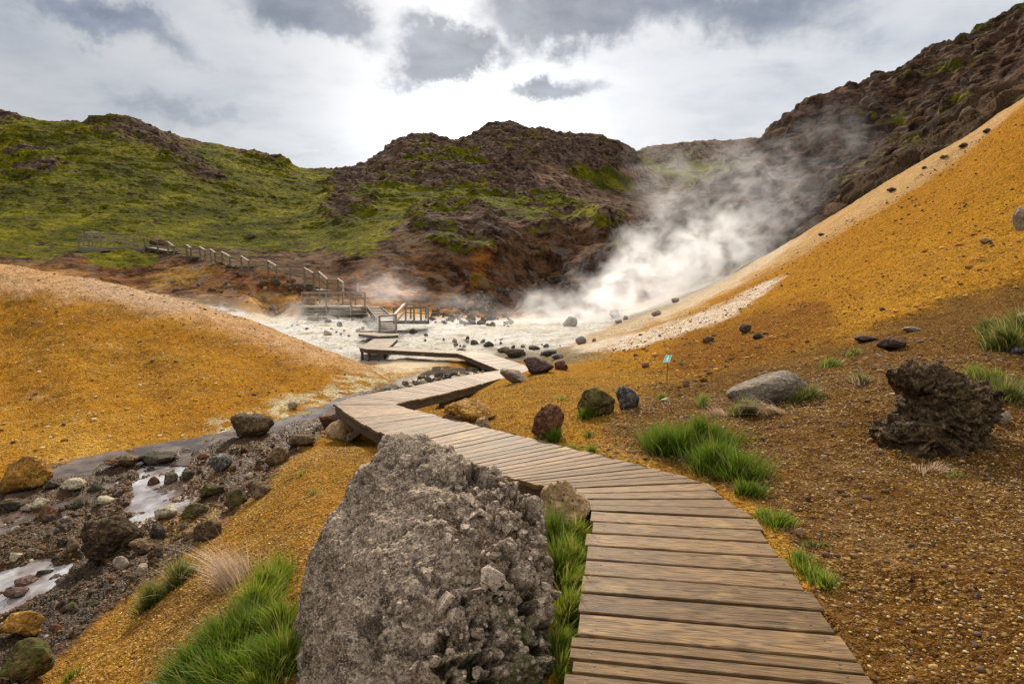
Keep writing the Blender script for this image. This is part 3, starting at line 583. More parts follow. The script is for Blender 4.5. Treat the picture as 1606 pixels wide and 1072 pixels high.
# stations: (left px,py), (right px,py), height, planks to the next station
ST = [((872, 1220), (1470, 1290), 0, 9), ((902, 995), (1346, 1036), 0, 8), ((929, 800), (1183, 812), 0, 4), ((872, 766), (1105, 756), -.02, 3), ((834, 757), (1040, 738), -.03, 6), ((770, 741), (930, 711), -.08, 5), ((710, 723), (858, 693), -.14, 9),
      ((618, 690), (735, 663), -.26, 7), ((548, 651), (652, 643), -.35, 2), ((523, 634), (618, 634), -.40, 4), ((552, 622), (640, 629), -.43, 8), ((640, 607), (700, 616), -.56, 14), ((725, 589), (762, 600), -.74, 7), ((782, 580.5), (832, 580), -.88, 3), ((780, 578.5), (822, 572), -.90, 18),
      ((727, 557), (768, 554.5), -.98, 3), ((718, 554.3), (740, 550.6), -1.0, 28), ((575, 547.2), (607, 543.8), -1.0, 3), ((563, 544.6), (611, 543), -1.0, 24), ((586, 531), (624, 531), -1.0, 0)]
PR = [(PZ(*l, z), PZ(*r, z)) for l, r, z, n in ST]
carve(PR[:19]+[PR[19]])
def build_planks():
    P, Fc, UVs, tint = [], [], [], []
    for k in range(len(ST)-1):
        (l0, r0_), (l1, r1_), n = PR[k], PR[k+1], ST[k][3]
        for i in range(n):
            a, b = i/n, (i+1)/n
            L0, L1, R0, R1 = l0.lerp(l1, a), l0.lerp(l1, b), r0_.lerp(r1_, a), r0_.lerp(r1_, b)
            dn = (R0-L0).normalized(); up = Vector((0, 0, 1)); gap = .008
            f0 = (L1-L0); f1 = (R1-R0)
            if f0.length < .004 and f1.length < .004: continue
            g0 = min(gap, f0.length*.2); g1 = min(gap, f1.length*.2)
            j0, j1 = random.uniform(-.02, .02), random.uniform(-.02, .02); dz = random.uniform(-.0025, .0025)
            t_ = .034
            c = [L0+f0.normalized()*g0, R0+f1.normalized()*g1, R1-f1.normalized()*g1, L1-f0.normalized()*g0]
            c[0] += dn*j0; c[3] += dn*j0; c[1] += dn*j1; c[2] += dn*j1
            i0 = len(P); NS = 10
            # cross-section with eased long edges, NS spans along the plank, slight warp
            uo = (random.uniform(0, 90), random.uniform(0, 90)); wv = random.uniform(-.003, .003)
            prof = [(0, -t_), (0, -.004), (.035, 0), (.5, -.0006), (.965, 0), (1, -.004), (1, -t_)]
            for s in range(NS+1):
                q = s/NS; A = c[0].lerp(c[1], q); B = c[3].lerp(c[2], q)
                for v, h in prof:
                    p = A.lerp(B, v)+up*(h+dz+wv*math.sin(q*3.1)+random.uniform(-.0006, .0006)); P.append(tuple(p))
            np_ = len(prof); Ln = (c[1]-c[0]).length; Wd = .145
            for s in range(NS):
                for v in range(np_-1):
                    x = i0+s*np_+v; Fc.append((x, x+np_, x+np_+1, x+1))
                    u0, u1, v0, v1 = s/NS*Ln, (s+1)/NS*Ln, prof[v][0]*Wd, prof[v+1][0]*Wd+(.03 if v in (0, 5) else 0)
                    UVs += [(uo[0]+u0, uo[1]+v0), (uo[0]+u1, uo[1]+v0), (uo[0]+u1, uo[1]+v1), (uo[0]+u0, uo[1]+v1)]
            for e, rev in ((0, 0), (NS, 1)):
                x = i0+e*np_; qs = [(x, x+1, x+5, x+6), (x+1, x+2, x+4, x+5), (x+2, x+3, x+3, x+4)]
                for q_ in qs[:2]:
                    Fc.append(q_ if rev == 0 else q_[::-1]); UVs += [(uo[0], uo[1]), (uo[0], uo[1]+.03), (uo[0]+.03, uo[1]+.03), (uo[0]+.03, uo[1])]
            if k < 7:
                for q, v in ((.07, .3), (.075, .72), (.925, .28), (.93, .7)):
                    A = c[0].lerp(c[1], q); B = c[3].lerp(c[2], q); SCREWS.append(A.lerp(B, v)+up*(dz+wv*math.sin(q*3.1)))
            tint += [random.choice([.72, .85, .95, 1., 1.08, 1.2])*random.uniform(.93, 1.07)]*((NS+1)*np_)
    return P, Fc, UVs, tint
SCREWS = []
bw = empty('boardwalk', (.8, 2.5, 0)); tag(bw, 'long zigzag boardwalk of weathered brown planks crossing the valley floor', 'boardwalk')
P_, F_, UV_, T_ = build_planks()
off = np.array(bw.location)
np_mesh('decking', np.array(P_)-off, np.array(F_), M_PLANK, False, {'tint': np.array(T_)}, np.array(UV_), bw)
sv_, sf_ = [], []
for p in SCREWS:
    i = len(sv_); p = p-Vector(bw.location)
    for h, r in ((-.002, .0055), (.0012, .0050)): sv_ += [(p.x+r*math.cos(a*math.pi/3), p.y+r*math.sin(a*math.pi/3), p.z+h) for a in range(6)]
    sf_ += [(i+a, i+(a+1) % 6, i+6+(a+1) % 6, i+6+a) for a in range(6)]+[(i+6, i+7, i+8, i+9), (i+6, i+9, i+10, i+11)]
M_SCREW, t = new_mat('rusty_screw'); t.out(t.bsdf((.05, .032, .022), .6, .4))
np_mesh('screw_heads', np.array(sv_), np.array(sf_), M_SCREW, False, parent=bw)['kind'] = 'stuff'
def edge_beams(parent, pairs, drop=.04, h=.13, w=.05, mat=M_DARKTIMBER, inset=.05):
    for side in (0, 1):
        mb = MB()
        for a, b in zip(pairs[:-1], pairs[1:]):
            p, q = a[side]-Vector(parent.location), b[side]-Vector(parent.location)
            if (q-p).length < .08: continue
            ia = (a[1-side]-a[side]).normalized()*inset; ib = (b[1-side]-b[side]).normalized()*inset
            dz = Vector((0, 0, -drop-h/2)); mb.bar(p+ia+dz, q+ib+dz, w, h)
        mb.build('edge_beam', mat, parent)
edge_beams(bw, PR)
for k in (10, 11, 12, 15, 17, 18):
    for side in (0, 1):
        p = PR[k][side]+(PR[k][1-side]-PR[k][side]).normalized()*.12-Vector(bw.location); g = gz(p.x+bw.location.x, p.y+bw.location.y)[0]
        mb = MB(); mb.bar(p+Vector((0, 0, -.06)), Vector((p.x, p.y, min(g, p.z-.3)-.2)), .09, .09); mb.build('support_post', M_DARKTIMBER, bw)
# ------------------------------------------------------------------ railings, steps, platforms (far)
def slab(mb, pts, z0, thick=.05): # planks of a platform given two edges (a0,a1),(b0,b1)
    a0, a1, b0, b1 = pts; n = max(2, int((a1-a0).length/.14))
    for i in range(n):
        s, e = i/n, (i+.9)/n; dz = Vector((0, 0, -thick))
        A, B, Cc, Dd = a0.lerp(a1, s), a0.lerp(a1, e), b0.lerp(b1, e), b0.lerp(b1, s)
        mb.hexa([A+dz, B+dz, Cc+dz, Dd+dz, A, B, Cc, Dd])
def W(px, py, d, o=None): p = PD(px, py, d); return p-(Vector(o.location) if o else Vector())
def post(parent, px, ytop, ybot, d, mat=M_TIMBER, w=.10):
    a, b = W(px, ytop, d, parent), W(px, ybot, d, parent); b = Vector((a.x, a.y, b.z)); mb = MB(); mb.bar(b, a, w, w); return mb.build('post', mat, parent)
def rail(parent, pts, mat=M_TIMBER, w=.05, h=.10, name='handrail'):
    mb = MB()
    for a, b in zip(pts[:-1], pts[1:]): mb.bar(W(*a, parent), W(*b, parent), w, h)
    return mb.build(name, mat, parent)
# lower viewing platform
vp = empty('viewing_platform', PD(523, 480, 45)); tag(vp, 'larger grey timber viewing platform with railings above the white flat', 'platform')
mb = MB(); slab(mb, (W(472, 480.5, 44, vp), W(574, 480.5, 44, vp), W(480, 478.5, 47, vp), W(576, 478.5, 47, vp)), 0); mb.build('decking', M_TIMBER, vp)
for yy in (482.2, 487, 491.6):
    mb = MB(); mb.bar(W(472.5, yy, 43.9, vp), W(574, yy, 43.9, vp), .04, .15); mb.bar(W(574, yy, 43.9, vp), W(577, yy-1.5, 46.9, vp), .04, .15); mb.build('fascia_board', M_TIMBER, vp)
for x, d, yb in ((478, 44.4, 498), (500, 44.4, 498), (530, 44.4, 498), (568, 44.4, 498), (482, 46.6, 496), (510, 46.6, 496), (540, 46.6, 496), (572, 46.6, 496)):
    mb = MB(); mb.bar(W(x, 480, d, vp), W(x, yb, d, vp), .14, .14); mb.build('support_post', M_DARKTIMBER, vp)
for x, yb in ((473.5, 496), (511, 494), (549.5, 495), (572, 483)): post(vp, x, 458, yb, 43.8, w=.11)
for x in (483, 501, 537, 557.5): post(vp, x, 459.5, 480, 47, w=.10)
for a, b in (((473, 458.6), (573, 458.6)), ((473, 467.8), (573, 467.8))): rail(vp, [(a[0], a[1], 43.72), (b[0], b[1], 43.72)], h=.12)
for yy in (460, 468.5): rail(vp, [(483, yy, 47.1), (539, yy, 47.1)], h=.09)
rail(vp, [(572.5, 458.6, 43.8), (574, 460, 46.8)]); rail(vp, [(572.5, 467.8, 43.8), (574, 468.6, 46.8)])
rail(vp, [(473, 458.6, 43.8), (483, 460, 47)]); rail(vp, [(473, 467.8, 43.8), (483, 468.5, 47)])
b_ = MB(); b_.hexa([W(497, 455.6, 45.2, vp), W(519, 455.8, 45.2, vp), W(521, 455.3, 45.8, vp), W(499, 455, 45.8, vp), W(497, 454.9, 45.2, vp), W(519, 455.1, 45.2, vp), W(521, 454.5, 45.8, vp), W(499, 454.2, 45.8, vp)])
b_.build('information_panel', M_DARKTIMBER, vp)
# flight from the platform down to the landing
fl = empty('stair_flight', PD(595, 488, 40)); tag(fl, 'dark timber steps going down from the platform to the stream landing', 'stairs')
mb = MB(); ns = 8
for i in range(ns):
    t0 = i/(ns-1); x0 = 577+t0*14; x1 = 596+t0*22; y = 481.5+t0*17; d = 43.6-t0*8
    mb.hexa([W(x0, y+1.4, d, fl), W(x1, y+1.4, d, fl), W(x1, y+.6, d+1, fl), W(x0, y+.6, d+1, fl), W(x0, y, d, fl), W(x1, y, d, fl), W(x1, y-.9, d+1, fl), W(x0, y-.9, d+1, fl)])
mb.build('tread', M_TIMBER, fl)
mb = MB(); mb.bar(W(576, 484, 43.8, fl), W(591, 503, 35.6, fl), .08, .34); mb.bar(W(597, 484, 43.8, fl), W(618, 503, 35.6, fl), .08, .34); mb.build('stringer', M_DARKTIMBER, fl)
# landing with railings
la = empty('landing', PD(640, 505, 34)); tag(la, 'small railed timber landing with short steps down to the stream boardwalk', 'platform')
mb = MB(); slab(mb, (W(594, 502, 33.5, la), W(673, 504, 34.5, la), W(596, 500, 35.5, la), W(673, 501.5, 37, la)), 0); mb.build('decking', M_TIMBER, la)
mb = MB(); mb.bar(W(622, 505, 33.6, la), W(673, 505.5, 34.4, la), .05, .2); mb.build('edge_beam', M_DARKTIMBER, la)
mb = MB()
for i in range(5):
    y = 504.5+i*3.3; d = 33.4-i*.42; mb.hexa([W(595.5, y+1.5, d-.35, la), W(620, y+1.5, d-.35, la), W(620, y+1.2, d, la), W(595.5, y+1.2, d, la), W(595.5, y, d-.35, la), W(620, y, d-.35, la), W(620, y-.5, d, la), W(595.5, y-.5, d, la)])
mb.build('tread', M_TIMBER, la)
mb = MB(); mb.bar(W(596, 505, 33.4, la), W(596, 522, 31.2, la), .06, .3); mb.bar(W(619.5, 505, 33.4, la), W(619.5, 522, 31.2, la), .06, .3); mb.build('stringer', M_DARKTIMBER, la)
for x, y0, y1, d in ((595, 496, 522, 31.2), (621, 493, 521.5, 31.2), (617.5, 482, 505, 34), (636, 478, 507, 33.8), (649, 479, 506, 34), (660, 480, 506, 34.2), (671.5, 483, 504, 34.6), (644, 483, 500, 37), (668, 483, 500, 37)): post(la, x, y0, y1, d, w=.10)
rail(la, [(594, 495.6, 31.1), (622, 494.2, 31.1)], h=.08); rail(la, [(595, 505, 31.1), (632, 503.5, 32)], h=.07)
rail(la, [(619, 494, 31.1), (634.5, 477, 33.8)], M_PALE, w=.14, h=.13); rail(la, [(622, 503, 31.1), (635, 489, 33.8)], M_PALE, h=.07)
rail(la, [(616, 483, 33.9), (671.5, 482.5, 34.4)], h=.10); rail(la, [(634.5, 477, 33.8), (649, 477.5, 34), (660, 479.5, 34.2), (672, 483, 34.6)], h=.09)
rail(la, [(636, 490, 33.9), (672, 492.5, 34.6)], h=.06); rail(la, [(672, 483, 34.6), (668, 483, 37), (644, 483, 37)], h=.08)
# two loose deck plates on the stream
dp = empty('deck_plate', PD(595, 523, 29)); tag(dp, 'low timber deck plate between the stream boardwalk and the landing steps', 'boardwalk')
mb = MB()
slab(mb, (W(562, 523.2, 29, dp), W(594, 526.8, 27.6, dp), W(580, 520.8, 30.6, dp), W(612, 523.2, 29.4, dp)), 0); slab(mb, (W(594, 526.8, 27.6, dp), W(625, 525.4, 28, dp), W(612, 523.2, 29.4, dp), W(627, 522.6, 29.8, dp)), 0)
slab(mb, (W(564, 519.2, 31, dp), W(620, 517.8, 31, dp), W(566, 517.6, 32.2, dp), W(620, 516.4, 32.2, dp)), 0, .07); mb.build('decking', M_TIMBER, dp)
mb = MB(); mb.bar(W(563, 525.5, 29, dp), W(594, 529, 27.7, dp), .05, .12); mb.bar(W(594, 529, 27.7, dp), W(625, 527.7, 28, dp), .05, .12); mb.build('edge_beam', M_DARKTIMBER, dp)
# long staircase along the slope
sc_ = empty('hillside_staircase', PD(400, 430, 53)); tag(sc_, 'long railed timber staircase climbing the brown bank to the upper lookout', 'staircase')
path = [(228, 387, 59), (262, 393, 58), (272, 399, 57.5), (292, 401.5, 57), (300, 406, 56.6), (313, 407, 56), (322, 412, 55.6), (330, 413, 55.2), (338, 418, 54.8), (348, 419, 54.4), (361, 428, 53.8), (378, 429, 53.2), (391, 436, 52.6), (421, 438, 52), (433, 445, 51.4), (477, 445, 50.4), (492, 453, 49.8), (500, 455, 49.3), (514, 467, 48.6), (538, 478, 47.4)]
mbd, mbs = MB(), MB()
for k, ((x0, y0, d0), (x1, y1, d1)) in enumerate(zip(path[:-1], path[1:])):
    f0, f1 = W(x0, y0, d0, sc_), W(x1, y1, d1, sc_); perp = Vector((.25, 1.2, 0))
    if k % 2 == 0 and k > 0 or k == 0: slab(mbd, (f0, f1, f0+perp, f1+perp), 0)
    else:
        n = max(2, int(abs(f1.z-f0.z)/.17))
        for i in range(n):
            p = f0.lerp(f1, (i+.1)/n); q = f0.lerp(f1, (i+1.05)/n); q.z = p.z
            dz = Vector((0, 0, -.05)); mbd.hexa([p+dz, q+dz, q+perp+dz, p+perp+dz, p, q, q+perp, p+perp])
    for o_ in (Vector(), perp): mbs.bar(f0+o_+Vector((0, 0, -.15)), f1+o_+Vector((0, 0, -.15)), .06, .24)
mbd.build('tread', M_TIMBER, sc_); mbs.build('stringer', M_DARKTIMBER, sc_)
M_OLIVE = wood_mat('olive_timber', (.085, .075, .040), (.22, .19, .11))
def yd(px):
    for a, b in zip(path[:-1], path[1:]):
        if a[0] <= px <= b[0]: t = (px-a[0])/(b[0]-a[0]); return a[1]+(b[1]-a[1])*t, a[2]+(b[2]-a[2])*t
    return path[-1][1:]
RH = [(226, 373), (247, 379.5), (263, 379), (272, 386), (292.5, 384), (299, 388.5), (313, 387), (321, 392), (330, 391), (337, 396), (348, 395), (360, 402), (378, 401.5), (389.5, 409), (420, 409), (433, 417), (477, 420), (491, 428), (500, 426), (513, 438), (530, 437), (538, 443.5)]
bright = {2, 4, 6, 8, 10, 12, 14, 18, 20, 16}
for k, (x, y) in enumerate(RH):
    yy, d = yd(max(x, 229)); post(sc_, x, y, yy+6, d-.05, M_PALE if k == 21 else M_OLIVE, w=.11)
post(sc_, 400, 413, 443, 52.3, M_OLIVE, w=.09); post(sc_, 455, 422, 452, 50.8, M_OLIVE, w=.08); post(sc_, 561, 444.5, 458, 46.5, M_PALE, w=.16)
for k in range(len(RH)-1):
    (x0, y0), (x1, y1) = RH[k], RH[k+1]; d0, d1 = yd(max(x0, 229))[1]-.12, yd(max(x1, 229))[1]-.12
    if k in bright: rail(sc_, [(x0-.3, y0-.4, d0), (x1+.3, y1-.4, d1)], M_PALE, w=.13, h=.07)
    else:
        ya, yb = (y0, y1) if k < 2 else (y0+1, y0+1.2); 
        if k in (1, 3, 5, 7, 9, 11, 13, 15, 17, 19): yb = ya+.6
        rail(sc_, [(x0, ya, d0), (x1, yb, d1)], M_OLIVE, w=.05, h=.08)
    rail(sc_, [(x0, y0+8, d0), (x1, y1+8, d1)], M_OLIVE, w=.04, h=.08, name='midrail')
# upper lookout
up = empty('lookout', PD(160, 385, 60)); tag(up, 'small railed timber lookout at the far left end of the hillside stairs', 'platform')
RP = [(122.5, 370, 392, 60), (130, 367.5, 392, 61.8), (138, 368, 396, 58.8), (144, 369, 386, 62), (157, 368, 395, 58.8), (178, 369.5, 393, 59), (196, 371.5, 391, 59.2), (209.5, 374, 394, 59.4)]
for x, y0, y1, d in RP: post(up, x, y0, y1, d, w=.12)
fr_ = [(122.5, 369.5, 60), (138, 367.5, 58.7), (157, 368, 58.7), (178, 369.5, 58.9), (196, 371.5, 59.1), (209.5, 374, 59.3), (226, 373.5, 59)]
rail(up, fr_, h=.13); rail(up, [(x, y+7.5, d) for x, y, d in fr_], h=.11, name='midrail')
rail(up, [(122.5, 369.5, 60), (130, 367.5, 61.8), (144, 369, 62), (200, 372, 61.6)], h=.1)
slb = [(123, 385.8, 60), (138, 387.6, 58.8), (157, 387.8, 58.8), (196, 386.5, 59.2), (226, 389, 59.2)]
mb = MB()
for a, b in zip(slb[:-1], slb[1:]): pa, pb = W(*a, up), W(*b, up); slab(mb, (pa, pb, pa+Vector((0, 2.2, 0)), pb+Vector((0, 2.2, 0))), 0)
mb.build('decking', M_TIMBER, up)
for dy in (1.5, 4.6, 7.6):
    mb = MB()
    for a, b in zip(slb[:-1], slb[1:]):
        if dy > 5 and a[0] > 150: break
        mb.bar(W(a[0], a[1]+dy, a[2]-.05, up), W(b[0], b[1]+dy, b[2]-.05, up), .05, .15)
    mb.build('fascia_board', M_TIMBER, up)
b_ = MB(); b_.hexa([W(133, 366, 59.2, up), W(155, 366, 59.2, up), W(153, 364.2, 60.2, up), W(134, 364.2, 60.2, up), W(133, 365, 59.2, up), W(155, 365, 59.2, up), W(153, 363.4, 60.2, up), W(134, 363.4, 60.2, up)])
b_.build('information_panel', M_DARKTIMBER, up)
# ------------------------------------------------------------------ small sign on a rod
base = hit(1046, 603); sg = empty('path_sign', base); tag(sg, 'small teal square sign with a white walking figure on a thin rod', 'sign')
m_rod, t = new_mat('rusty_rod'); t.out(t.bsdf((.16, .08, .035), .7)); m_teal, t = new_mat('sign_teal'); t.out(t.bsdf((.06, .55, .42), .4, .5)); m_wh, t = new_mat('sign_white'); t.out(t.bsdf((.85, .85, .82), .5)); 
ds_ = base.y; hz = PD(1046, 562.5, ds_).z-base.z
mb = MB(); mb.bar((0, 0, -.1), (0, 0, hz-.02), .011, .011); mb.build('rod', m_rod, sg)
s_ = ds_/FPX; tilt = Matrix.Rotation(math.radians(-50), 4, 'X') 
def sgp(x, y, o=0): # sign plane, tilted towards the walker; x right, y up along the plate
    v = Vector((x*s_+y*s_*.55, 0, 0))+Vector((0, y*s_*.75, y*s_*.95)); return v+Vector((0, -.7, .6)).normalized()*o+Vector((-.2*s_, 0, hz))
def plate(parent, name, pts, th, o, mat):
    v = [sgp(x, y, o) for x, y in pts]+[sgp(x, y, o+th) for x, y in pts]; n = len(pts); bm = bmesh.new(); vv = [bm.verts.new(p) for p in v]
    bm.faces.new(vv[n:]); bm.faces.new(vv[:n][::-1])
    for i in range(n): bm.faces.new((vv[i], vv[(i+1) % n], vv[n+(i+1) % n], vv[n+i]))
    me = bpy.data.meshes.new(name); bmesh.ops.recalc_face_normals(bm, faces=bm.faces); bm.to_mesh(me); bm.free(); me.materials.append(mat); ob = bpy.data.objects.new(name, me); COL.objects.link(ob); ob.parent = parent; return ob
plate(sg, 'sign_border', [(-5, -5.5), (5, -5.5), (5, 5.5), (-5, 5.5)], .004, 0, m_wh)
plate(sg, 'sign_face', [(-4.5, -5), (4.5, -5), (4.5, 5), (-4.5, 5)], .003, .004, m_teal)
fig = [(-.9, 1.8), (.9, 1.8), (1.6, .2), (2.4, .6), (2.6, 0), (1.3, -.6), (1., -.2), (.9, -1.4), (2.3, -4.3), (1.3, -4.5), (0, -2.2), (-1.5, -4.4), (-2.5, -4.2), (-.8, -1.2), (-.9, -.2), (-2., -1.), (-2.4, -.5)]
plate(sg, 'walking_figure', fig, .002, .0072, m_wh)
plate(sg, 'walking_figure_head', [(.2+1.0*math.cos(a*math.pi/5), 3.+1.0*math.sin(a*math.pi/5)) for a in range(10)], .002, .0072, m_wh)
# ------------------------------------------------------------------ rocks
def rock_mat(name, base, dark, light, moss=None, scale=1., pits=.6, gloss=.9):
    m, t = new_mat(name); P = t.pos(); tc = t.n('ShaderNodeTexCoord').outputs['Object']
    oi = t.n('ShaderNodeObjectInfo').outputs['Random']
    n1 = t.noise(P, 5*scale, 7, .68, .2); n2 = t.noise(P, 26*scale, 5, .7); n3 = t.noise(P, 2.2*scale, 4, .6)
    c = t.mix(t.remap(n1, .36, .64), dark, base); c = t.mix(t.remap(n2, .50, .68, 0, .8), c, light)
    v = t.vor(t.vmath('ADD', P, t.n('ShaderNodeVectorMath', {0: t.n('ShaderNodeTexNoise', {'Vector': P, 'Scale': 20*scale}).outputs[1], 'Scale': .04/scale}, operation='SCALE').outputs[0]), 34*scale)
    pit = t.remap(v.outputs['Distance'], .10, .34, 1, 0, True); ps = t.n('ShaderNodeSeparateColor', {'Color': v.outputs['Color']}); pit = t.math('MULTIPLY', pit, t.math('GREATER_THAN', ps.outputs[0], .55))
    c = t.mix(t.math('MULTIPLY', pit, pits), c, tuple(x*.35 for x in dark))
    c = t.mix(t.remap(n3, .5, .7, 0, .45), c, tuple(x*.6 for x in base))
    c = t.mix(t.math('MULTIPLY', t.math('LESS_THAN', ps.outputs[1], .12), .5), c, light)
    if moss:
        g = t.n('ShaderNodeSeparateXYZ', {'Vector': t.n('ShaderNodeNewGeometry').outputs['Normal']})
        mk = t.remap(t.math('ADD', t.noise(P, 9*scale, 5, .65), t.math('MULTIPLY', g.outputs[2], .08)), moss[1], moss[1]+.07, 0, .9, True)
        c = t.mix(mk, c, t.mix(t.noise(P, 60, 3), moss[0], tuple(x*2.0 for x in moss[0])))
    c = t.mix(1., c, t.n('ShaderNodeCombineColor', {'Red': t.remap(oi, 0, 1, .78, 1.2), 'Green': t.remap(oi, 0, 1, .78, 1.18), 'Blue': t.remap(oi, 0, 1, .8, 1.12)}).outputs[0], 'MULTIPLY')
    h = t.math('ADD', t.math('MULTIPLY', n1, 1.), t.math('MULTIPLY', n2, .5)); h = t.math('SUBTRACT', h, t.math('MULTIPLY', pit, .4))
    t.out(t.bsdf(c, gloss, .15, h, 1., .05/scale)); return m
GREEN = (.040, .044, .008)
RM = dict(
 umber=rock_mat('umber_rock', (.085, .052, .026), (.030, .018, .010), (.20, .135, .07)),
 grey=rock_mat('grey_tuff', (.205, .175, .150), (.075, .062, .052), (.40, .36, .31), (GREEN, .66)),
 dark=rock_mat('dark_basalt', (.075, .058, .042), (.022, .016, .012), (.16, .12, .08), (GREEN, .60)),
 brown=rock_mat('brown_rock', (.14, .088, .045), (.045, .026, .013), (.27, .18, .095)),
 red=rock_mat('red_brown_rock', (.15, .055, .025), (.045, .018, .010), (.26, .15, .09), (GREEN, .62)),
 olive=rock_mat('olive_rock', (.10, .075, .022), (.028, .019, .008), (.20, .15, .05), (GREEN, .56)),
 tan=rock_mat('tan_rock', (.48, .31, .16), (.20, .115, .05), (.66, .48, .29)),
 pale=rock_mat('pale_rock', (.50, .42, .28), (.24, .18, .10), (.72, .64, .47)),
 lichen=rock_mat('lichen_grey_rock', (.12, .105, .095), (.03, .025, .022), (.36, .33, .30)),
 orange=rock_mat('orange_crusted_rock', (.29, .14, .025), (.10, .05, .012), (.55, .30, .06), (GREEN, .64)),
 violet=rock_mat('violet_rock', (.105, .062, .050), (.04, .024, .020), (.20, .13, .11)),
 slab=rock_mat('grey_slab_rock', (.30, .235, .165), (.14, .10, .065), (.47, .40, .31)),
 steamy=rock_mat('greyish_pink_rock', (.30, .24, .20), (.15, .11, .09), (.48, .41, .35)))
def ico(sub):
    bm = bmesh.new(); bmesh.ops.create_icosphere(bm, subdivisions=sub, radius=1.); v = np.array([p.co[:] for p in bm.verts]); f = np.array([[q.index for q in p.verts] for p in bm.faces]); bm.free(); return v, f
ICO = {k: ico(k) for k in (1, 2, 3, 4, 5, 6)}
def rock_co(seed, sub, nplanes=14, sharp=.55, rough=.10, flat=1.):
    r = np.random.default_rng(seed); v, f = ICO[sub]; n = r.normal(size=(nplanes, 3)); n /= np.linalg.norm(n, axis=1)[:, None]
    h = r.uniform(.62, .98, nplanes); d = v@n.T; rad = np.where(d > .05, h/np.maximum(d, .05), 9.)
    k = 26*sharp; rr = -np.log(np.exp(-k*np.minimum(rad, 3)).sum(1)+np.exp(-k*1.12))/k
    p = v*rr[:, None]; s = seed % 97
    n1 = fbm(p[:, 0], p[:, 1], p[:, 2], f=1.4, oct=3, seed=s); n2 = fbm(p[:, 0], p[:, 1], p[:, 2], f=4.5, oct=5, seed=s+9, gain=.6)
    rr = rr*(1+n1*rough*1.6+n2*rough)
    if sub >= 4:
        n3 = fbm(p[:, 0], p[:, 1], p[:, 2], f=5, oct=4, seed=s+30, gain=.6, ridged=True); rr = rr*(1+(n3-.3)*rough*.45)
    p = v*rr[:, None]; lo = p.min(0); hi = p.max(0); return (p-(lo+hi)/2)/((hi-lo)/2), f
PROTO = {}
def place_rock(px, pbase, w, h, mat, label, seed=0, name='rock', cat='rock', group=None, sub=None, sink=.18, rot=None, dmin=0, dmax=1e9, depth=.8, sharp=.55, rough=.10, pos=None, tilt=0, key=None):
    b = pos or hit(px, pbase, dmin, dmax); d = b.y; ww = w*d/FPX; hh = h*d/FPX
    if sub is None: sub = 5 if w > 40 else 4 if w > 18 else 3 if w > 8 else 2
    kk = key or (seed, sub, mat)
    if kk not in PROTO:
        co, f = rock_co(seed+11, sub, sharp=sharp, rough=rough); PROTO[kk] = np_mesh(name, co, f, RM[mat], True, link=False)
    o = bpy.data.objects.new(name, PROTO[kk]); COL.objects.link(o)
    H = hh/(1-sink)
    # a rock sits with its front foot at the ground point
    o.location = (b.x, b.y+ww*depth*.35, b.z+H*.5-H*sink)
    o.scale = (ww/2, ww*depth/2, H/2); o.rotation_euler = (0, math.radians(tilt), 0 if rot is None else rot)
    return tag(o, label, cat, group)
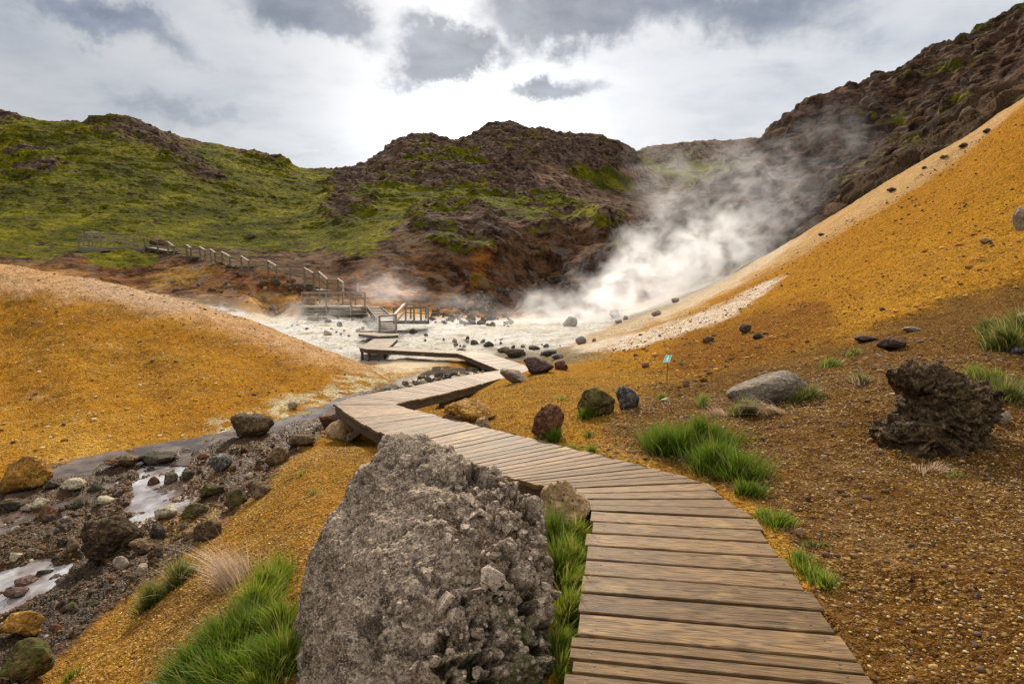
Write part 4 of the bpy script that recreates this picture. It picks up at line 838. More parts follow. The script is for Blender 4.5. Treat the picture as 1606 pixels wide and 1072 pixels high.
R = [
 # px, base y, w, h, mat, seed, label
 (888, 838, 88, 82, 'tan', 3, 'knobbly tan rock touching the boardwalk right of the big boulder'),
 (160, 884, 98, 70, 'umber', 5, 'biggest dark brown boulder standing in the stream at left'),
 (388, 685, 64, 36, 'umber', 8, 'dark brown boulder by the water channel at the foot of the mound'),
 (430, 731, 38, 30, 'brown', 9, 'rounded brown rock where the stream bed meets the orange bank'),
 (343, 741, 40, 28, 'lichen', 12, 'grey brown rounded rock in the middle of the rusty stream bed'),
 (367, 796, 34, 27, 'olive', 14, 'tilted olive brown rock on the stream edge above the footprints of sand'),
 (320, 848, 40, 32, 'brown', 17, 'lumpy brown rock at the right edge of the stream bed'),
 (220, 871, 50, 22, 'brown', 19, 'low layered brown rock right beside the biggest stream boulder'),
 (18, 771, 84, 55, 'orange', 21, 'large dark rock with orange crust at the left foot of the mound'),
 (24, 1002, 60, 38, 'orange', 23, 'bright orange stone below the silvery pool'),
 (22, 1068, 84, 52, 'olive', 25, 'dark mossy boulder in the bottom left corner'),
 (245, 847, 27, 27, 'dark', 27, 'small black rounded rock between stream boulders'),
 (240, 734, 56, 22, 'dark', 29, 'dark mossy stone cluster in the middle of the channel'),
 (180, 732, 54, 16, 'brown', 31, 'long low brown stone lying in the upper channel'),
 (108, 768, 38, 17, 'pale', 33, 'pale yellow flat stone in the left stream bed'),
 (58, 797, 24, 16, 'pale', 35, 'rounded cream stone near the left edge of the stream'),
 (75, 768, 26, 14, 'dark', 36, 'small dark stone just right of the orange crusted rock'),
 (12, 803, 40, 18, 'dark', 38, 'black lumpy stone at the left frame edge in the stream'),
 (160, 793, 28, 14, 'pale', 39, 'cream flat stone in the middle of the stream gravel'),
 (325, 783, 40, 22, 'olive', 40, 'olive mossy rock beside the pale pink silt'),
 (408, 780, 44, 22, 'brown', 42, 'broken brown rock slab at the edge of the sandy patch'),
 (300, 812, 40, 20, 'olive', 44, 'flat olive rock above the lumpy brown one'),
 (255, 815, 38, 20, 'pale', 45, 'yellowish layered stone at the end of the pink silt'),
 (470, 700, 46, 18, 'brown', 46, 'low brown slab stone in the stream below the boardwalk corner'),
 (35, 925, 42, 17, 'violet', 47, 'reddish flat stone lying in the silvery pool'),
 (20, 940, 40, 16, 'violet', 48, 'lower reddish flat stone at the pool edge'),
 (538, 690, 66, 34, 'tan', 49, 'tan rock half under the boardwalk corner'),
 (516, 672, 40, 22, 'red', 51, 'rusty red rock tucked beneath the boardwalk corner'),
 (458, 641, 16, 12, 'slab', 52, 'small grey stone at the outer tip of the boardwalk corner'),
 (846, 586, 48, 27, 'violet', 53, 'big angular purple brown rock beside the second boardwalk bend'),
 (808, 601, 54, 20, 'slab', 55, 'pale grey slab leaning on the orange slope by the bend'),
 (881, 580, 22, 14, 'red', 57, 'rounded rust coloured stone right of the angular bend rock'),
 (728, 617, 30, 18, 'brown', 59, 'brown rock against the edge of the third boardwalk stretch'),
 (739, 604, 13, 9, 'brown', 61, 'smallest stone in the row beside the third boardwalk stretch'),
 (753, 599, 17, 15, 'tan', 63, 'pointed tan stone in the row beside the third boardwalk stretch'),
 (791, 585, 18, 8, 'pale', 64, 'low yellowish stone at the inner corner of the second bend'),
 (938, 653, 62, 44, 'olive', 65, 'blocky olive brown boulder on the orange hump'),
 (986, 642, 38, 38, 'lichen', 67, 'grey lichen speckled boulder right of the olive brown one'),
 (860, 690, 54, 56, 'red', 69, 'rusty red and grey boulder with grass at its foot'),
 (757, 674, 27, 21, 'tan', 71, 'pinkish rounded stone at the edge of the boardwalk'),
 (712, 666, 44, 18, 'red', 73, 'dark red brown rock half under the boardwalk edge'),
 (735, 664, 90, 34, 'orange', 75, 'wide earthy hump of brown rock beside the boardwalk'),
 (1410, 548, 46, 19, 'violet', 77, 'low dark purple rock on the gravel above the twisted boulder'),
 (1574, 664, 30, 20, 'slab', 79, 'small smooth brown stone right of the twisted boulder'),
 (1602, 458, 26, 36, 'slab', 81, 'angular pale brown boulder at the right frame edge'),
 (1171, 521, 17, 13, 'dark', 83, 'upper dark stone of a pair on the lower orange slope'),
 (1190, 531, 16, 10, 'dark', 85, 'lower dark stone of a pair on the lower orange slope'),
 (1077, 606, 13, 13, 'tan', 87, 'small pinkish stone right of the teal sign'),
 (1104, 598, 12, 8, 'orange', 88, 'little orange stone on the boundary of slope and gravel'),
 (1362, 535, 38, 10, 'violet', 89, 'flat reddish stones at the foot of the orange slope'),
 (1436, 520, 26, 8, 'slab', 90, 'pale flat stone on the edge of the gravel slope'),
 (1013, 577, 12, 8, 'red', 91, 'small round rust stone left of the teal sign'),
 (1044, 630, 14, 6, 'pale', 92, 'white flat stone below the teal sign'),
 (1256, 840, 15, 12, 'tan', 93, 'fist sized pink stone beside the grass right of the boardwalk'),
 (1600, 555, 22, 12, 'lichen', 94, 'small grey stone by the right hand grass tuft'),
 (1294, 718, 9, 5, 'tan', 95, 'little pale pebble left of the twisted boulder'),
 (1550, 207, 12, 6, 'dark', 96, 'topmost dark rock on the pale edge of the orange slope'),
 (1515, 229, 13, 6, 'dark', 97, 'second dark rock down the pale edge of the orange slope'),
 (1452, 264, 8, 4, 'dark', 98, 'small dark stone on the pale band of the slope'),
 (1483, 247, 11, 4, 'brown', 99, 'brown flat rock by the upper pale band of the slope'),
 (1402, 299, 15, 6, 'dark', 100, 'dark scruffy rock at the edge of the pale band'),
 (1290, 369, 10, 4, 'dark', 101, 'dark sliver of rock near the middle of the slope crest'),
 (1112, 536, 18, 9, 'brown', 102, 'brown stone at the lower end of the white streak'),
 (1545, 466, 20, 7, 'tan', 103, 'pale pink flat stone high on the right gravel'),
 (1605, 500, 20, 10, 'slab', 105, 'low stone cut by the right frame edge'),
 # silica flat and stream crossing
 (723, 557, 18, 11, 'brown', 110, 'rounded brown rock standing against the far boardwalk'),
 (744, 540, 13, 7, 'dark', 112, 'small dark rock on the white flat behind the boardwalk'),
 (766, 544, 17, 9, 'dark', 113, 'dark rock on the white flat right of the small one'),
 (733, 533, 6, 6, 'dark', 114, 'tiny dark rock farthest back on the white flat'),
 (808, 561, 36, 14, 'dark', 115, 'wide flat black rock beside the upper boardwalk stretch'),
 (790, 553, 22, 9, 'brown', 116, 'brown rock left of the wide flat black one'),
 (838, 549, 18, 7, 'dark', 117, 'low dark rock in the small stream right of the boardwalk'),
 (862, 558, 24, 10, 'lichen', 118, 'grey green rock in the small stream'),
 (874, 563, 20, 8, 'lichen', 119, 'dark blue grey rock at the foot of the orange slope'),
 (912, 539, 18, 12, 'steamy', 120, 'peach coloured rock in front of the steam'),
 (932, 535, 7, 5, 'steamy', 121, 'small stone right of the peach coloured rock'),
 (965, 497, 17, 13, 'steamy', 122, 'grey boulder in the steam on the pale slope'),
 (982, 501, 9, 6, 'steamy', 123, 'stone just right of the boulder in the steam'),
 (970, 507, 12, 6, 'steamy', 124, 'low stone below the boulder in the steam'),
 (1030, 495, 16, 9, 'steamy', 125, 'grey stone on the pale ground behind the slope edge'),
 (1060, 474, 12, 7, 'steamy', 126, 'small grey stone high on the pale ground'),
 (895, 512, 24, 16, 'steamy', 127, 'largest grey boulder veiled by the steam'),
 (648, 524, 13, 9, 'dark', 128, 'dark rock on the white flat right of the landing'),
 (668, 527, 7, 5, 'brown', 129, 'small brown rock on the white flat right of the landing'),
 (690, 558, 22, 12, 'steamy', 130, 'beige lump of rock under the far boardwalk'),
 (490, 502, 20, 8, 'steamy', 131, 'pale rock below the lower platform'),
 (535, 497, 30, 9, 'steamy', 132, 'flat pale boulder under the lower platform edge'),
 (562, 497, 26, 10, 'brown', 133, 'brown boulder below the right end of the lower platform'),
 (578, 505, 24, 8, 'slab', 134, 'grey boulder between the lower platform and the landing'),
 (428, 486, 14, 8, 'steamy', 135, 'rounded grey stone left of the lower platform'),
 (243, 385, 26, 13, 'red', 140, 'large dark red boulder behind the upper walkway'),
 (430, 447, 16, 11, 'dark', 142, 'grey boulder below the middle of the long staircase'),
 (413, 445, 12, 7, 'brown', 143, 'brown boulder left of the grey one under the stairs'),
 (305, 409, 16, 8, 'dark', 144, 'dark boulder under the upper part of the stairs'),
 (451, 450, 12, 6, 'brown', 145, 'brown boulder right of the grey one under the stairs'),
 (330, 456, 12, 6, 'brown', 146, 'brown stone in the middle of the bare bank'),
 (275, 456, 9, 5, 'brown', 147, 'small stone on the lower left of the bare bank'),
 (390, 375, 18, 10, 'dark', 148, 'dark mossy boulder in the grass above the stairs'),
 (1278, 300, 40, 26, 'violet', 150, 'large rounded boulder bulging from the dark hillside'),
 (1523, 186, 26, 20, 'brown', 152, 'brown dome shaped boulder at the lower right of the dark hillside'),
 (1270, 325, 22, 12, 'violet', 154, 'flat boulder under the large rounded one on the dark hillside'),
]
for k, (px, py, w, h, mat, seed, label) in enumerate(R):
    kw = {}
    if w > 20 and py > 560: kw = dict(rough=.14)
    if py < 480: kw['dmin'] = 30 if px < 600 else 14
    if label.startswith(('brown dome', 'large rounded', 'flat boulder under')): kw['dmin'] = 42
    if 'stairs' in label or 'walkway' in label or 'bare bank' in label: kw['dmin'] = 35
    big_ = w > 30
    place_rock(px, py, w, h, mat, label, seed, name='boulder' if big_ else 'rock', cat='boulder' if big_ else 'rock', tilt={55: 24, 14: 25, 5: 22, 53: -6}.get(seed, 0), rot={5: .4, 55: .3}.get(seed, None), sub=6 if seed in (3, 5) else None, **kw)
# flat buried boulder on the right
place_rock(1215, 632, 140, 48, 'slab', 'wide flat grey boulder half buried in the brown gravel', 201, 'boulder', 'boulder', sub=6, sharp=.35, rough=.06, sink=.25, depth=.5, tilt=2)
# ---- remeshed sculpted rocks
def remesh(parts, voxel):
    """parts: (verts, faces) closed; union by voxel remesh"""
    V_, F2_, o = [], [], 0
    for v, f in parts: V_.append(v); F2_.append(f+o); o += len(v)
    ob = np_mesh('tmp', np.concatenate(V_), np.concatenate(F2_)); md = ob.modifiers.new('r', 'REMESH'); md.mode = 'VOXEL'; md.voxel_size = voxel
    sm = ob.modifiers.new('s', 'SMOOTH'); sm.iterations = 6
    dg = bpy.context.evaluated_depsgraph_get(); ev = ob.evaluated_get(dg); me = ev.to_mesh()
    v = np.empty(len(me.vertices)*3, F); me.vertices.foreach_get('co', v); v = v.reshape(-1, 3); n = np.empty(len(me.vertices)*3, F); me.vertices.foreach_get('normal', n); n = n.reshape(-1, 3)
    f = np.array([p.vertices[:] for p in me.polygons if len(p.vertices) == 4]); ev.to_mesh_clear(); me0 = ob.data; bpy.data.objects.remove(ob); bpy.data.meshes.remove(me0); return v, n, f
def hull(pts):
    bm = bmesh.new(); [bm.verts.new(p) for p in pts]; r = bmesh.ops.convex_hull(bm, input=bm.verts); bmesh.ops.delete(bm, geom=[g for g in set(r['geom_interior']+r['geom_unused']) if isinstance(g, bmesh.types.BMVert)], context='VERTS')
    bmesh.ops.triangulate(bm, faces=bm.faces); bm.verts.ensure_lookup_table(); [setattr(v, 'index', i) for i, v in enumerate(bm.verts)]; bm.verts.index_update()
    v = np.array([p.co[:] for p in bm.verts]); f = np.array([[q.index for q in p.verts] for p in bm.faces]); bm.free(); return v, f
front = [(612, 688, 3.02), (645, 694, 3.05), (700, 714, 3.0), (780, 748, 2.9), (828, 778, 2.8), (842, 802, 2.7), (852, 870, 2.5), (852, 960, 2.3), (852, 1072, 2.12), (850, 1260, 1.95),
         (580, 738, 3.05), (545, 798, 2.98), (490, 872, 2.8), (472, 960, 2.62), (458, 1072, 2.45), (444, 1250, 2.3), (608, 760, 2.80), (578, 870, 2.46), (548, 990, 2.14), (530, 1150, 1.92), (700, 830, 2.44), (720, 900, 2.3), (700, 1010, 2.03), (600, 1010, 2.05), (640, 1160, 1.84), (760, 1100, 1.95)]
pts = [PD(*p) for p in front]; back = []
for px, py, d in front[:16]:
    p = PD(px, py, d); back.append(Vector((p.x*1.02, p.y+.55, max(p.z-.30, -.6)))); back.append(Vector((p.x, p.y+.2, -.6)))
v, n, f = remesh([hull(pts+back)], .0060)
vis = sstep(.2, -.3, n[:, 1])
x, y, z = v.T
lump = fbm(x, y, z, f=3.2, oct=3, seed=301); mid_ = fbm(x, y, z, f=11, oct=4, seed=305, gain=.6); hi_ = fbm(x, y, z, f=42, oct=3, seed=311, gain=.6)
wq = [fbm(x, y, z, f=18, oct=3, seed=380+k)*.03 for k in range(3)]
F1, F2, ID = worley(x+wq[0], y+wq[1], z+wq[2], 11., 7); st1 = np.where(ID % 7 < 2, sstep(.04, .20, F2-F1)*sstep(.62, .5, F1), 0)
G1, G2, GD = worley(x+wq[0]*.5, y+wq[1]*.5, z+wq[2]*.5, 24., 9); st2 = np.where(GD % 7 < 3, sstep(.04, .22, G2-G1), 0)
ro = sstep(-.35, .25, (x+.25)*1.5+fbm(x, y, z, f=2.5, oct=2, seed=330)*.8)         # rougher towards the right and bottom
clus = sstep(-.05, .28, fbm(x, y, z, f=2.6, oct=3, seed=318)+.12*ro)
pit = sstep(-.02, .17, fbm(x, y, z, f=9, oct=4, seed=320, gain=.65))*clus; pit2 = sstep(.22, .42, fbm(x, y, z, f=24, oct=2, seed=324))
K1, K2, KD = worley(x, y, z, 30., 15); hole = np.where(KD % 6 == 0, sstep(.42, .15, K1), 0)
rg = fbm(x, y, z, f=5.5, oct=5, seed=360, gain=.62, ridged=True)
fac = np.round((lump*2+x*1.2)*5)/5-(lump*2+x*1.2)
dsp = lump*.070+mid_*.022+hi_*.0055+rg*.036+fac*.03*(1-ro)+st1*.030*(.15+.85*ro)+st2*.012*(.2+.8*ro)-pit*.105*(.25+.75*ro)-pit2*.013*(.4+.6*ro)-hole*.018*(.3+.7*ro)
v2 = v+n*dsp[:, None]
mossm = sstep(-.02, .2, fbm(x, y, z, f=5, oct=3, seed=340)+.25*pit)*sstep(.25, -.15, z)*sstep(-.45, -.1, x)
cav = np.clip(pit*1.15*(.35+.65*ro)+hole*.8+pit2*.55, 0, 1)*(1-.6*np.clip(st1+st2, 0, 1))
def big_mat():
    m, t = new_mat('conglomerate'); P = t.pos(); st_ = t.attr('clast').outputs['Fac']; ms_ = t.attr('mossy').outputs['Fac']; cv_ = t.attr('cavity_shade').outputs['Fac']
    n1 = t.noise(P, 7, 7, .68, .2); n2 = t.noise(P, 45, 5, .7); n3 = t.noise(P, 2.5, 4, .6); n4 = t.noise(P, 160, 3, .7)
    c = t.mix(t.remap(n1, .40, .57), (.075, .052, .036), (.27, .205, .150)); c = t.mix(t.remap(n3, .45, .7, 0, .7), c, (.19, .125, .080))
    c = t.mix(t.remap(n2, .52, .66, 0, .75), c, (.38, .30, .22)); c = t.mix(t.remap(n2, .46, .36, 0, .8), c, (.055, .040, .030)); c = t.mix(t.remap(n4, .55, .7, 0, .5), c, (.44, .35, .26))
    c = t.mix(t.math('MULTIPLY', st_, .55), c, t.mix(n1, (.27, .21, .155), (.50, .39, .28)))
    sv = t.vor(P, 150.); s1 = t.n('ShaderNodeSeparateColor', {'Color': sv.outputs['Color']}); c = t.mix(t.math('MULTIPLY', t.math('GREATER_THAN', s1.outputs[0], .82), .6), c, (.50, .40, .29)); c = t.mix(t.math('MULTIPLY', t.math('LESS_THAN', s1.outputs[0], .20), .65), c, (.05, .036, .027))
    c = t.mix(t.math('MULTIPLY', cv_, .94), c, (.022, .016, .011))  # shade of the pits painted into the colour, near black
    c = t.mix(t.math('MULTIPLY', t.math('MULTIPLY', t.attr('brown').outputs['Fac'], t.math('SUBTRACT', 1., st_)), .62), c, t.mix(1., c, (.42, .35, .28), 'MULTIPLY'))
    oc = t.remap(t.noise(P, 12, 4, .6), .62, .72, 0, .5); c = t.mix(oc, c, (.20, .10, .04))
    g = t.mix(t.noise(P, 110, 3), (.020, .022, .006), (.10, .10, .02)); c = t.mix(t.math('MULTIPLY', ms_, t.remap(t.noise(P, 30, 4, .7), .42, .52, 0, .95)), c, g)
    v_ = t.vor(P, 70.); hp = t.remap(v_.outputs['Distance'], .1, .4, 0, 1)
    h = t.math('ADD', t.math('MULTIPLY', n1, 1.), t.math('MULTIPLY', n2, .7)); h = t.math('ADD', h, t.math('MULTIPLY', hp, .22)); h = t.math('ADD', h, t.math('MULTIPLY', n4, .2))
    t.out(t.bsdf(c, .95, .15, h, 1., .012)); return m
MBIG = big_mat()
bigr = np_mesh('boulder', v2, f, MBIG, True, {'clast': np.clip(st1+st2*.7, 0, 1), 'mossy': mossm, 'cavity_shade': cav, 'brown': sstep(.1, .9, ro+.3*fbm(x, y, z, f=4, oct=3, seed=350)-.25*sstep(.2, .6, z))})
tag(bigr, 'huge pitted grey conglomerate boulder filling the foreground left of the boardwalk', 'boulder')
# angular stones cemented in the boulder
r_ = np.random.default_rng(17); cand = np.where((n[:, 1] < -.25) & (ro > .3) & (z > -.35) & (z < .5))[0]; CV, CF, o_ = [], [], 0
def stones(name, co, ff, kind=None):
    cc = np.concatenate(co); o = np_mesh(name, cc, np.concatenate(ff), MBIG, False, {'clast': np.ones(len(cc)), 'mossy': np.zeros(len(cc)), 'cavity_shade': np.zeros(len(cc))}); o.parent = bigr
    if kind: o['kind'] = kind
sz = np.sort(r_.choice([.012, .016, .022, .030, .040, .054], 240, p=[.26, .26, .22, .14, .08, .04]))[::-1]
for k, i in enumerate(r_.choice(cand, 240, replace=False)):
    co, ff = hull([Vector(p).normalized() for p in r_.normal(size=(11, 3))]); s = sz[k]; co = co*s*r_.uniform(.65, 1.25, 3)
    q = Matrix.Rotation(r_.uniform(0, 6.3), 3, Vector(r_.normal(size=3)).normalized()); co = co@np.array(q).T+v2[i]+n[i]*s*.2
    if k < 60: stones('embedded_stone', [co], [ff])
    else: CV.append(co); CF.append(ff+o_); o_ += len(co)
stones('small_stones', CV, CF, 'stuff')
# twisted dark boulder on the right
c0 = hit(1462, 722); dB = c0.y+.35; S = dB/FPX
def ell(px, py, dd, rx, ry, rz, rot=0):
    v_, f_ = ICO[4]; q = v_*np.array([rx, rz, ry])*S; a = math.radians(rot); q = q@np.array([[math.cos(a), 0, -math.sin(a)], [0, 1, 0], [math.sin(a), 0, math.cos(a)]]).T
    return q+np.array(PD(px, py, dB+dd*S)), f_
v, n, f = remesh([ell(1435, 692, -10, 58, 34, 50, -8), ell(1480, 655, 10, 62, 52, 55, 20), ell(1462, 610, 10, 38, 30, 38, 0), ell(1436, 590, 0, 26, 11, 30, 14), ell(1515, 640, 15, 34, 46, 45, -15), ell(1490, 695, 0, 55, 30, 50, 0), ell(1452, 648, 5, 36, 38, 42, 0), ell(1500, 632, 10, 40, 30, 42, 30), ell(1418, 694, -5, 44, 26, 42, -10)], .011)
x, y, z = v.T; wv = fbm(x, y, z, f=2.2, oct=3, seed=401)
band = np.sin((z*1.0+x*.9+wv*.42+y*.3)*58); rd = fbm(x*.6, y, z*1.4+wv*.3, f=6, oct=5, seed=410, gain=.6, ridged=True); fine = fbm(x, y, z, f=28, oct=4, seed=420, gain=.6)
v = v+n*(wv*.08+(rd-.25)*.15+band*.014+fine*.016-.036)[:, None]
RM['twist'] = rock_mat('twisted_rock', (.088, .056, .028), (.020, .013, .008), (.25, .16, .08), (GREEN, .72), 1.3, .3)
tb = np_mesh('boulder', v, f, RM['twist'], True); tag(tb, 'tall twisted dark brown boulder with deep creases on the right gravel slope', 'boulder')
# ---- scattered stones: real objects, shared look
def in_poly(poly, n, r, dmin=0, dmax=1e9):
    xs = [p[0] for p in poly]; ys = [p[1] for p in poly]; out = []
    while len(out) < n:
        a, b = r.uniform(min(xs), max(xs)), r.uniform(min(ys), max(ys))
        if edge_d(poly, np.array([[a]], F), np.array([[b]], F))[0, 0] > 0: out.append((a, b))
    return out
def scatter(poly, n, wr, mats, label, group, seed, name='stone', cat='stone', dmin=0, dmax=1e9, hr=(.45, .8), variants=5, power=2.2, sub=3):
    r = np.random.default_rng(seed)
    for k, (a, b) in enumerate(in_poly(poly, n, r)):
        w = wr[0]+(wr[1]-wr[0])*r.uniform()**power; mt = mats[r.integers(len(mats))]; vr = int(r.integers(variants))
        place_rock(a, b, w, w*r.uniform(*hr), mt, label, 600+vr, name, cat, group, sub=sub, sink=.36, rot=r.uniform(0, 6.28), dmin=dmin, dmax=dmax, depth=r.uniform(.7, 1.1), key=(mt, vr, sub), sharp=.8)
scatter([(665, 500), (700, 475), (730, 462), (800, 452), (815, 462), (770, 480), (800, 500), (805, 515), (740, 512), (690, 508), (660, 505)], 200, (4, 12), ['lichen', 'dark', 'dark', 'violet'], 'dark grey rock in the rubble heap at the foot of the brown cliff', 'rubble heap rocks', 31, 'rubble_rock', 'rock', 38, 62, sub=3)
scatter([(600, 612), (640, 600), (700, 588), (760, 577), (775, 583), (700, 598), (640, 616), (600, 622)], 60, (5, 17), ['lichen', 'dark', 'brown', 'pale'], 'cobble in the stream bed behind the third boardwalk stretch', 'cobbles behind the boardwalk', 32, 'cobble', 'stone', 9, 19)
scatter([(0, 800), (110, 765), (230, 735), (330, 705), (440, 690), (530, 655), (540, 672), (450, 715), (400, 765), (320, 830), (250, 900), (130, 965), (0, 1060)], 105, (8, 26), ['brown', 'dark', 'brown', 'dark', 'violet', 'slab', 'red', 'dark', 'pale'], 'small stone strewn over the left stream bed', 'stream bed stones', 33, 'stone', 'stone', 2, 12, power=2.6)
scatter([(400, 490), (560, 498), (600, 528), (590, 545), (520, 530), (440, 508)], 28, (4, 13), ['steamy', 'pale', 'slab', 'lichen'], 'small pale stone on the white flat left of the landing', 'stones left of the landing', 34, 'stone', 'stone', 20, 50)
scatter([(640, 535), (760, 530), (900, 545), (870, 560), (770, 548), (700, 545)], 26, (3, 10), ['dark', 'brown', 'steamy', 'lichen'], 'small stone on the white flat right of the landing', 'stones right of the landing', 35, 'stone', 'stone', 17, 40)
scatter([(900, 560), (1000, 535), (1150, 480), (1300, 400), (1400, 330), (1500, 250), (1606, 200), (1606, 300), (1500, 400), (1300, 500), (1100, 580), (920, 585)], 26, (2, 6), ['dark', 'brown', 'red'], 'little dark stone on the orange slope', 'dark stones on the orange slope', 36, 'stone', 'stone', 9, 40, sub=2)
scatter([(1040, 640), (1606, 470), (1606, 1072), (1400, 1072), (1300, 900), (1230, 740)], 62, (4, 13), ['brown', 'violet', 'slab', 'tan', 'dark'], 'small stone on the brown gravel right of the boardwalk', 'stones on the right gravel', 37, 'stone', 'stone', 1, 11, hr=(.35, .6), power=3)
scatter([(250, 430), (520, 465), (520, 480), (400, 478), (260, 450)], 26, (2.5, 8), ['brown', 'dark', 'slab'], 'small stone on the bare brown bank below the stairs', 'stones on the bare bank', 38, 'stone', 'stone', 35, 58, sub=2)
scatter([(330, 405), (500, 452), (520, 470), (420, 450), (330, 415)], 20, (5, 11), ['dark', 'brown'], 'dark boulder lying along the underside of the long staircase', 'boulders under the stairs', 39, 'boulder', 'boulder', 40, 58, sub=3)
# ---- gravel: countless small pebbles
def gravel(name, n, region, sizes, cols, seed, patch=-.15):
    r = np.random.default_rng(seed); v0, f0 = ICO[1]; xs, ys = [], []
    x = r.uniform(region[0], region[1], n*4); y = region[2]+(region[3]-region[2])*r.uniform(0, 1, n*4)**1.25
    keep = region[4](x, y) & (fbm(x, y, f=1.6, oct=3, seed=seed+5)+r.normal(0, .18, len(x)) > patch); x, y = x[keep][:n], y[keep][:n]; n = len(x); z = gz(x, y)
    s = sizes[0]+(sizes[1]-sizes[0])*r.uniform(0, 1, n)**3.5; s = s*(.6+.4*np.clip(y/4, 0, 2))
    sc = r.uniform(.6, 1.3, (n, 1, 3))*s[:, None, None]; sc[:, :, 2] *= .65
    jit = 1+r.normal(0, .16, (n, len(v0), 1)); a = r.uniform(0, 6.28, n); ca, sa = np.cos(a), np.sin(a)
    q = v0[None]*jit*sc; qx = q[..., 0]*ca[:, None]-q[..., 1]*sa[:, None]; qy = q[..., 0]*sa[:, None]+q[..., 1]*ca[:, None]
    co = np.stack([qx+x[:, None], qy+y[:, None], q[..., 2]+z[:, None]+s[:, None]*.15], -1).reshape(-1, 3)
    ff = (f0[None]+np.arange(n)[:, None, None]*len(v0)).reshape(-1, 3); cc = np.array(cols, F)[r.integers(len(cols), size=n)]*r.uniform(.7, 1.3, (n, 1)); cc = np.repeat(cc, len(v0), 0)
    return tag(np_mesh(name, co, ff, M_GRAV, True, {'col': cc.astype(F)}), None, None, None, 'stuff')
M_GRAV, t = new_mat('gravel'); t.out(t.bsdf(t.mix(t.remap(t.noise(t.pos(), 90, 3), .35, .65, 0, .6), t.attr('col').outputs[0], (.10, .06, .03)), .9, .12))
def off_deck(x, y):
    m = np.ones(len(x), bool)
    for (l0, r0_), (l1, r1_) in zip(PR[:-1], PR[1:]): m &= edge_d([(l0.x, l0.y), (r0_.x, r0_.y), (r1_.x, r1_.y), (l1.x, l1.y)], x.astype(F), y.astype(F)) < .02
    return m
pxy = lambda x, y: to_px(x/y, (gz(x, y)-CAMZ)/y)
def reg_in(poly):
    def g(x, y):
        a, b = pxy(x, y); return (edge_d(poly, a.astype(F), b.astype(F)) > 0) & off_deck(x, y)
    return g
gravel('gravel', 34000, (.6, 7.5, 1.1, 7.5, reg_in([(980, 610), (1300, 545), (1650, 440), (1700, 1200), (1400, 1200), (1345, 1040), (1290, 940), (1225, 830), (1150, 775), (1030, 740), (900, 712), (980, 640)])), (.0025, .012),
       [(.42, .25, .08), (.30, .17, .07), (.16, .08, .035), (.08, .045, .025), (.55, .40, .20), (.48, .30, .07), (.22, .16, .12)], 51)
gravel('orange_gravel', 24000, (-3.2, .4, 1.4, 7.5, reg_in([(560, 700), (600, 740), (470, 900), (440, 1150), (0, 1150), (80, 1060), (170, 970), (260, 905), (340, 835), (400, 775), (450, 720), (500, 690)])), (.0025, .010),
       [(.52, .29, .05), (.40, .20, .035), (.26, .13, .035), (.60, .38, .10), (.14, .07, .03), (.45, .27, .10)], 52)
gravel('golden_gravel', 20000, (-1.6, 3.5, 4.5, 11, reg_in([(640, 650), (700, 622), (790, 600), (900, 580), (1000, 575), (1100, 595), (1000, 620), (960, 700), (900, 712), (760, 682)])), (.0028, .012),
       [(.52, .29, .04), (.42, .21, .03), (.26, .12, .025), (.60, .38, .08), (.16, .075, .02)], 53)
gravel('mound_gravel', 42000, (-16, -1.2, 8.5, 19, reg_in([(-60, 400), (0, 408), (200, 443), (400, 498), (560, 562), (640, 590), (560, 615), (440, 652), (340, 680), (200, 700), (60, 735), (-60, 770)])), (.0025, .0095),
       [(.62, .35, .05), (.50, .26, .03), (.28, .13, .02), (.80, .52, .16), (.17, .08, .025), (.85, .64, .34), (.40, .18, .02), (.30, .14, .02)], 55)
gravel('slope_gravel', 46000, (-.5, 20, 9, 33, reg_in([(900, 560), (1000, 525), (1120, 475), (1250, 390), (1400, 305), (1500, 235), (1640, 130), (1640, 440), (1500, 476), (1300, 545), (1100, 592), (960, 580)])), (.0035, .016),
       [(.62, .33, .03), (.48, .23, .02), (.26, .11, .012), (.74, .44, .06), (.15, .07, .02), (.36, .15, .015)], 56)
gravel('mound_pebbles', 1500, (-16, -1.2, 8.5, 19, reg_in([(-60, 400), (0, 408), (200, 443), (400, 498), (560, 562), (640, 590), (560, 615), (440, 652), (340, 680), (200, 700), (60, 735), (-60, 770)])), (.008, .034),
       [(.20, .09, .03), (.80, .58, .34), (.10, .05, .025), (.42, .20, .03), (.62, .35, .05)], 65, -.4)
gravel('slope_pebbles', 1500, (-.5, 20, 9, 33, reg_in([(900, 560), (1000, 525), (1120, 475), (1250, 390), (1400, 305), (1500, 235), (1640, 130), (1640, 440), (1500, 476), (1300, 545), (1100, 592), (960, 580)])), (.012, .050),
       [(.20, .09, .02), (.10, .05, .025), (.62, .33, .06), (.36, .16, .02)], 66, -.4)
gravel('right_pebbles', 2200, (.6, 8, 1.1, 9, reg_in([(980, 610), (1300, 545), (1650, 440), (1700, 1200), (1400, 1200), (1345, 1040), (1290, 940), (1225, 830), (1150, 775), (1030, 740), (900, 712), (980, 640)])), (.006, .028),
       [(.16, .08, .035), (.08, .045, .03), (.40, .24, .09), (.30, .17, .09), (.10, .06, .05)], 67, -.1)
gravel('stream_gravel', 26000, (-7, -.9, 3.2, 11, reg_in([(-60, 830), (60, 790), (200, 745), (340, 705), (450, 680), (530, 655), (540, 672), (450, 715), (405, 765), (340, 830), (255, 900), (160, 965), (60, 1060), (-60, 1120)])), (.003, .020),
       [(.07, .040, .020), (.11, .060, .026), (.045, .028, .016), (.18, .10, .04), (.11, .08, .05), (.20, .08, .02), (.09, .05, .03), (.06, .035, .02), (.34, .25, .13)], 54, .0)
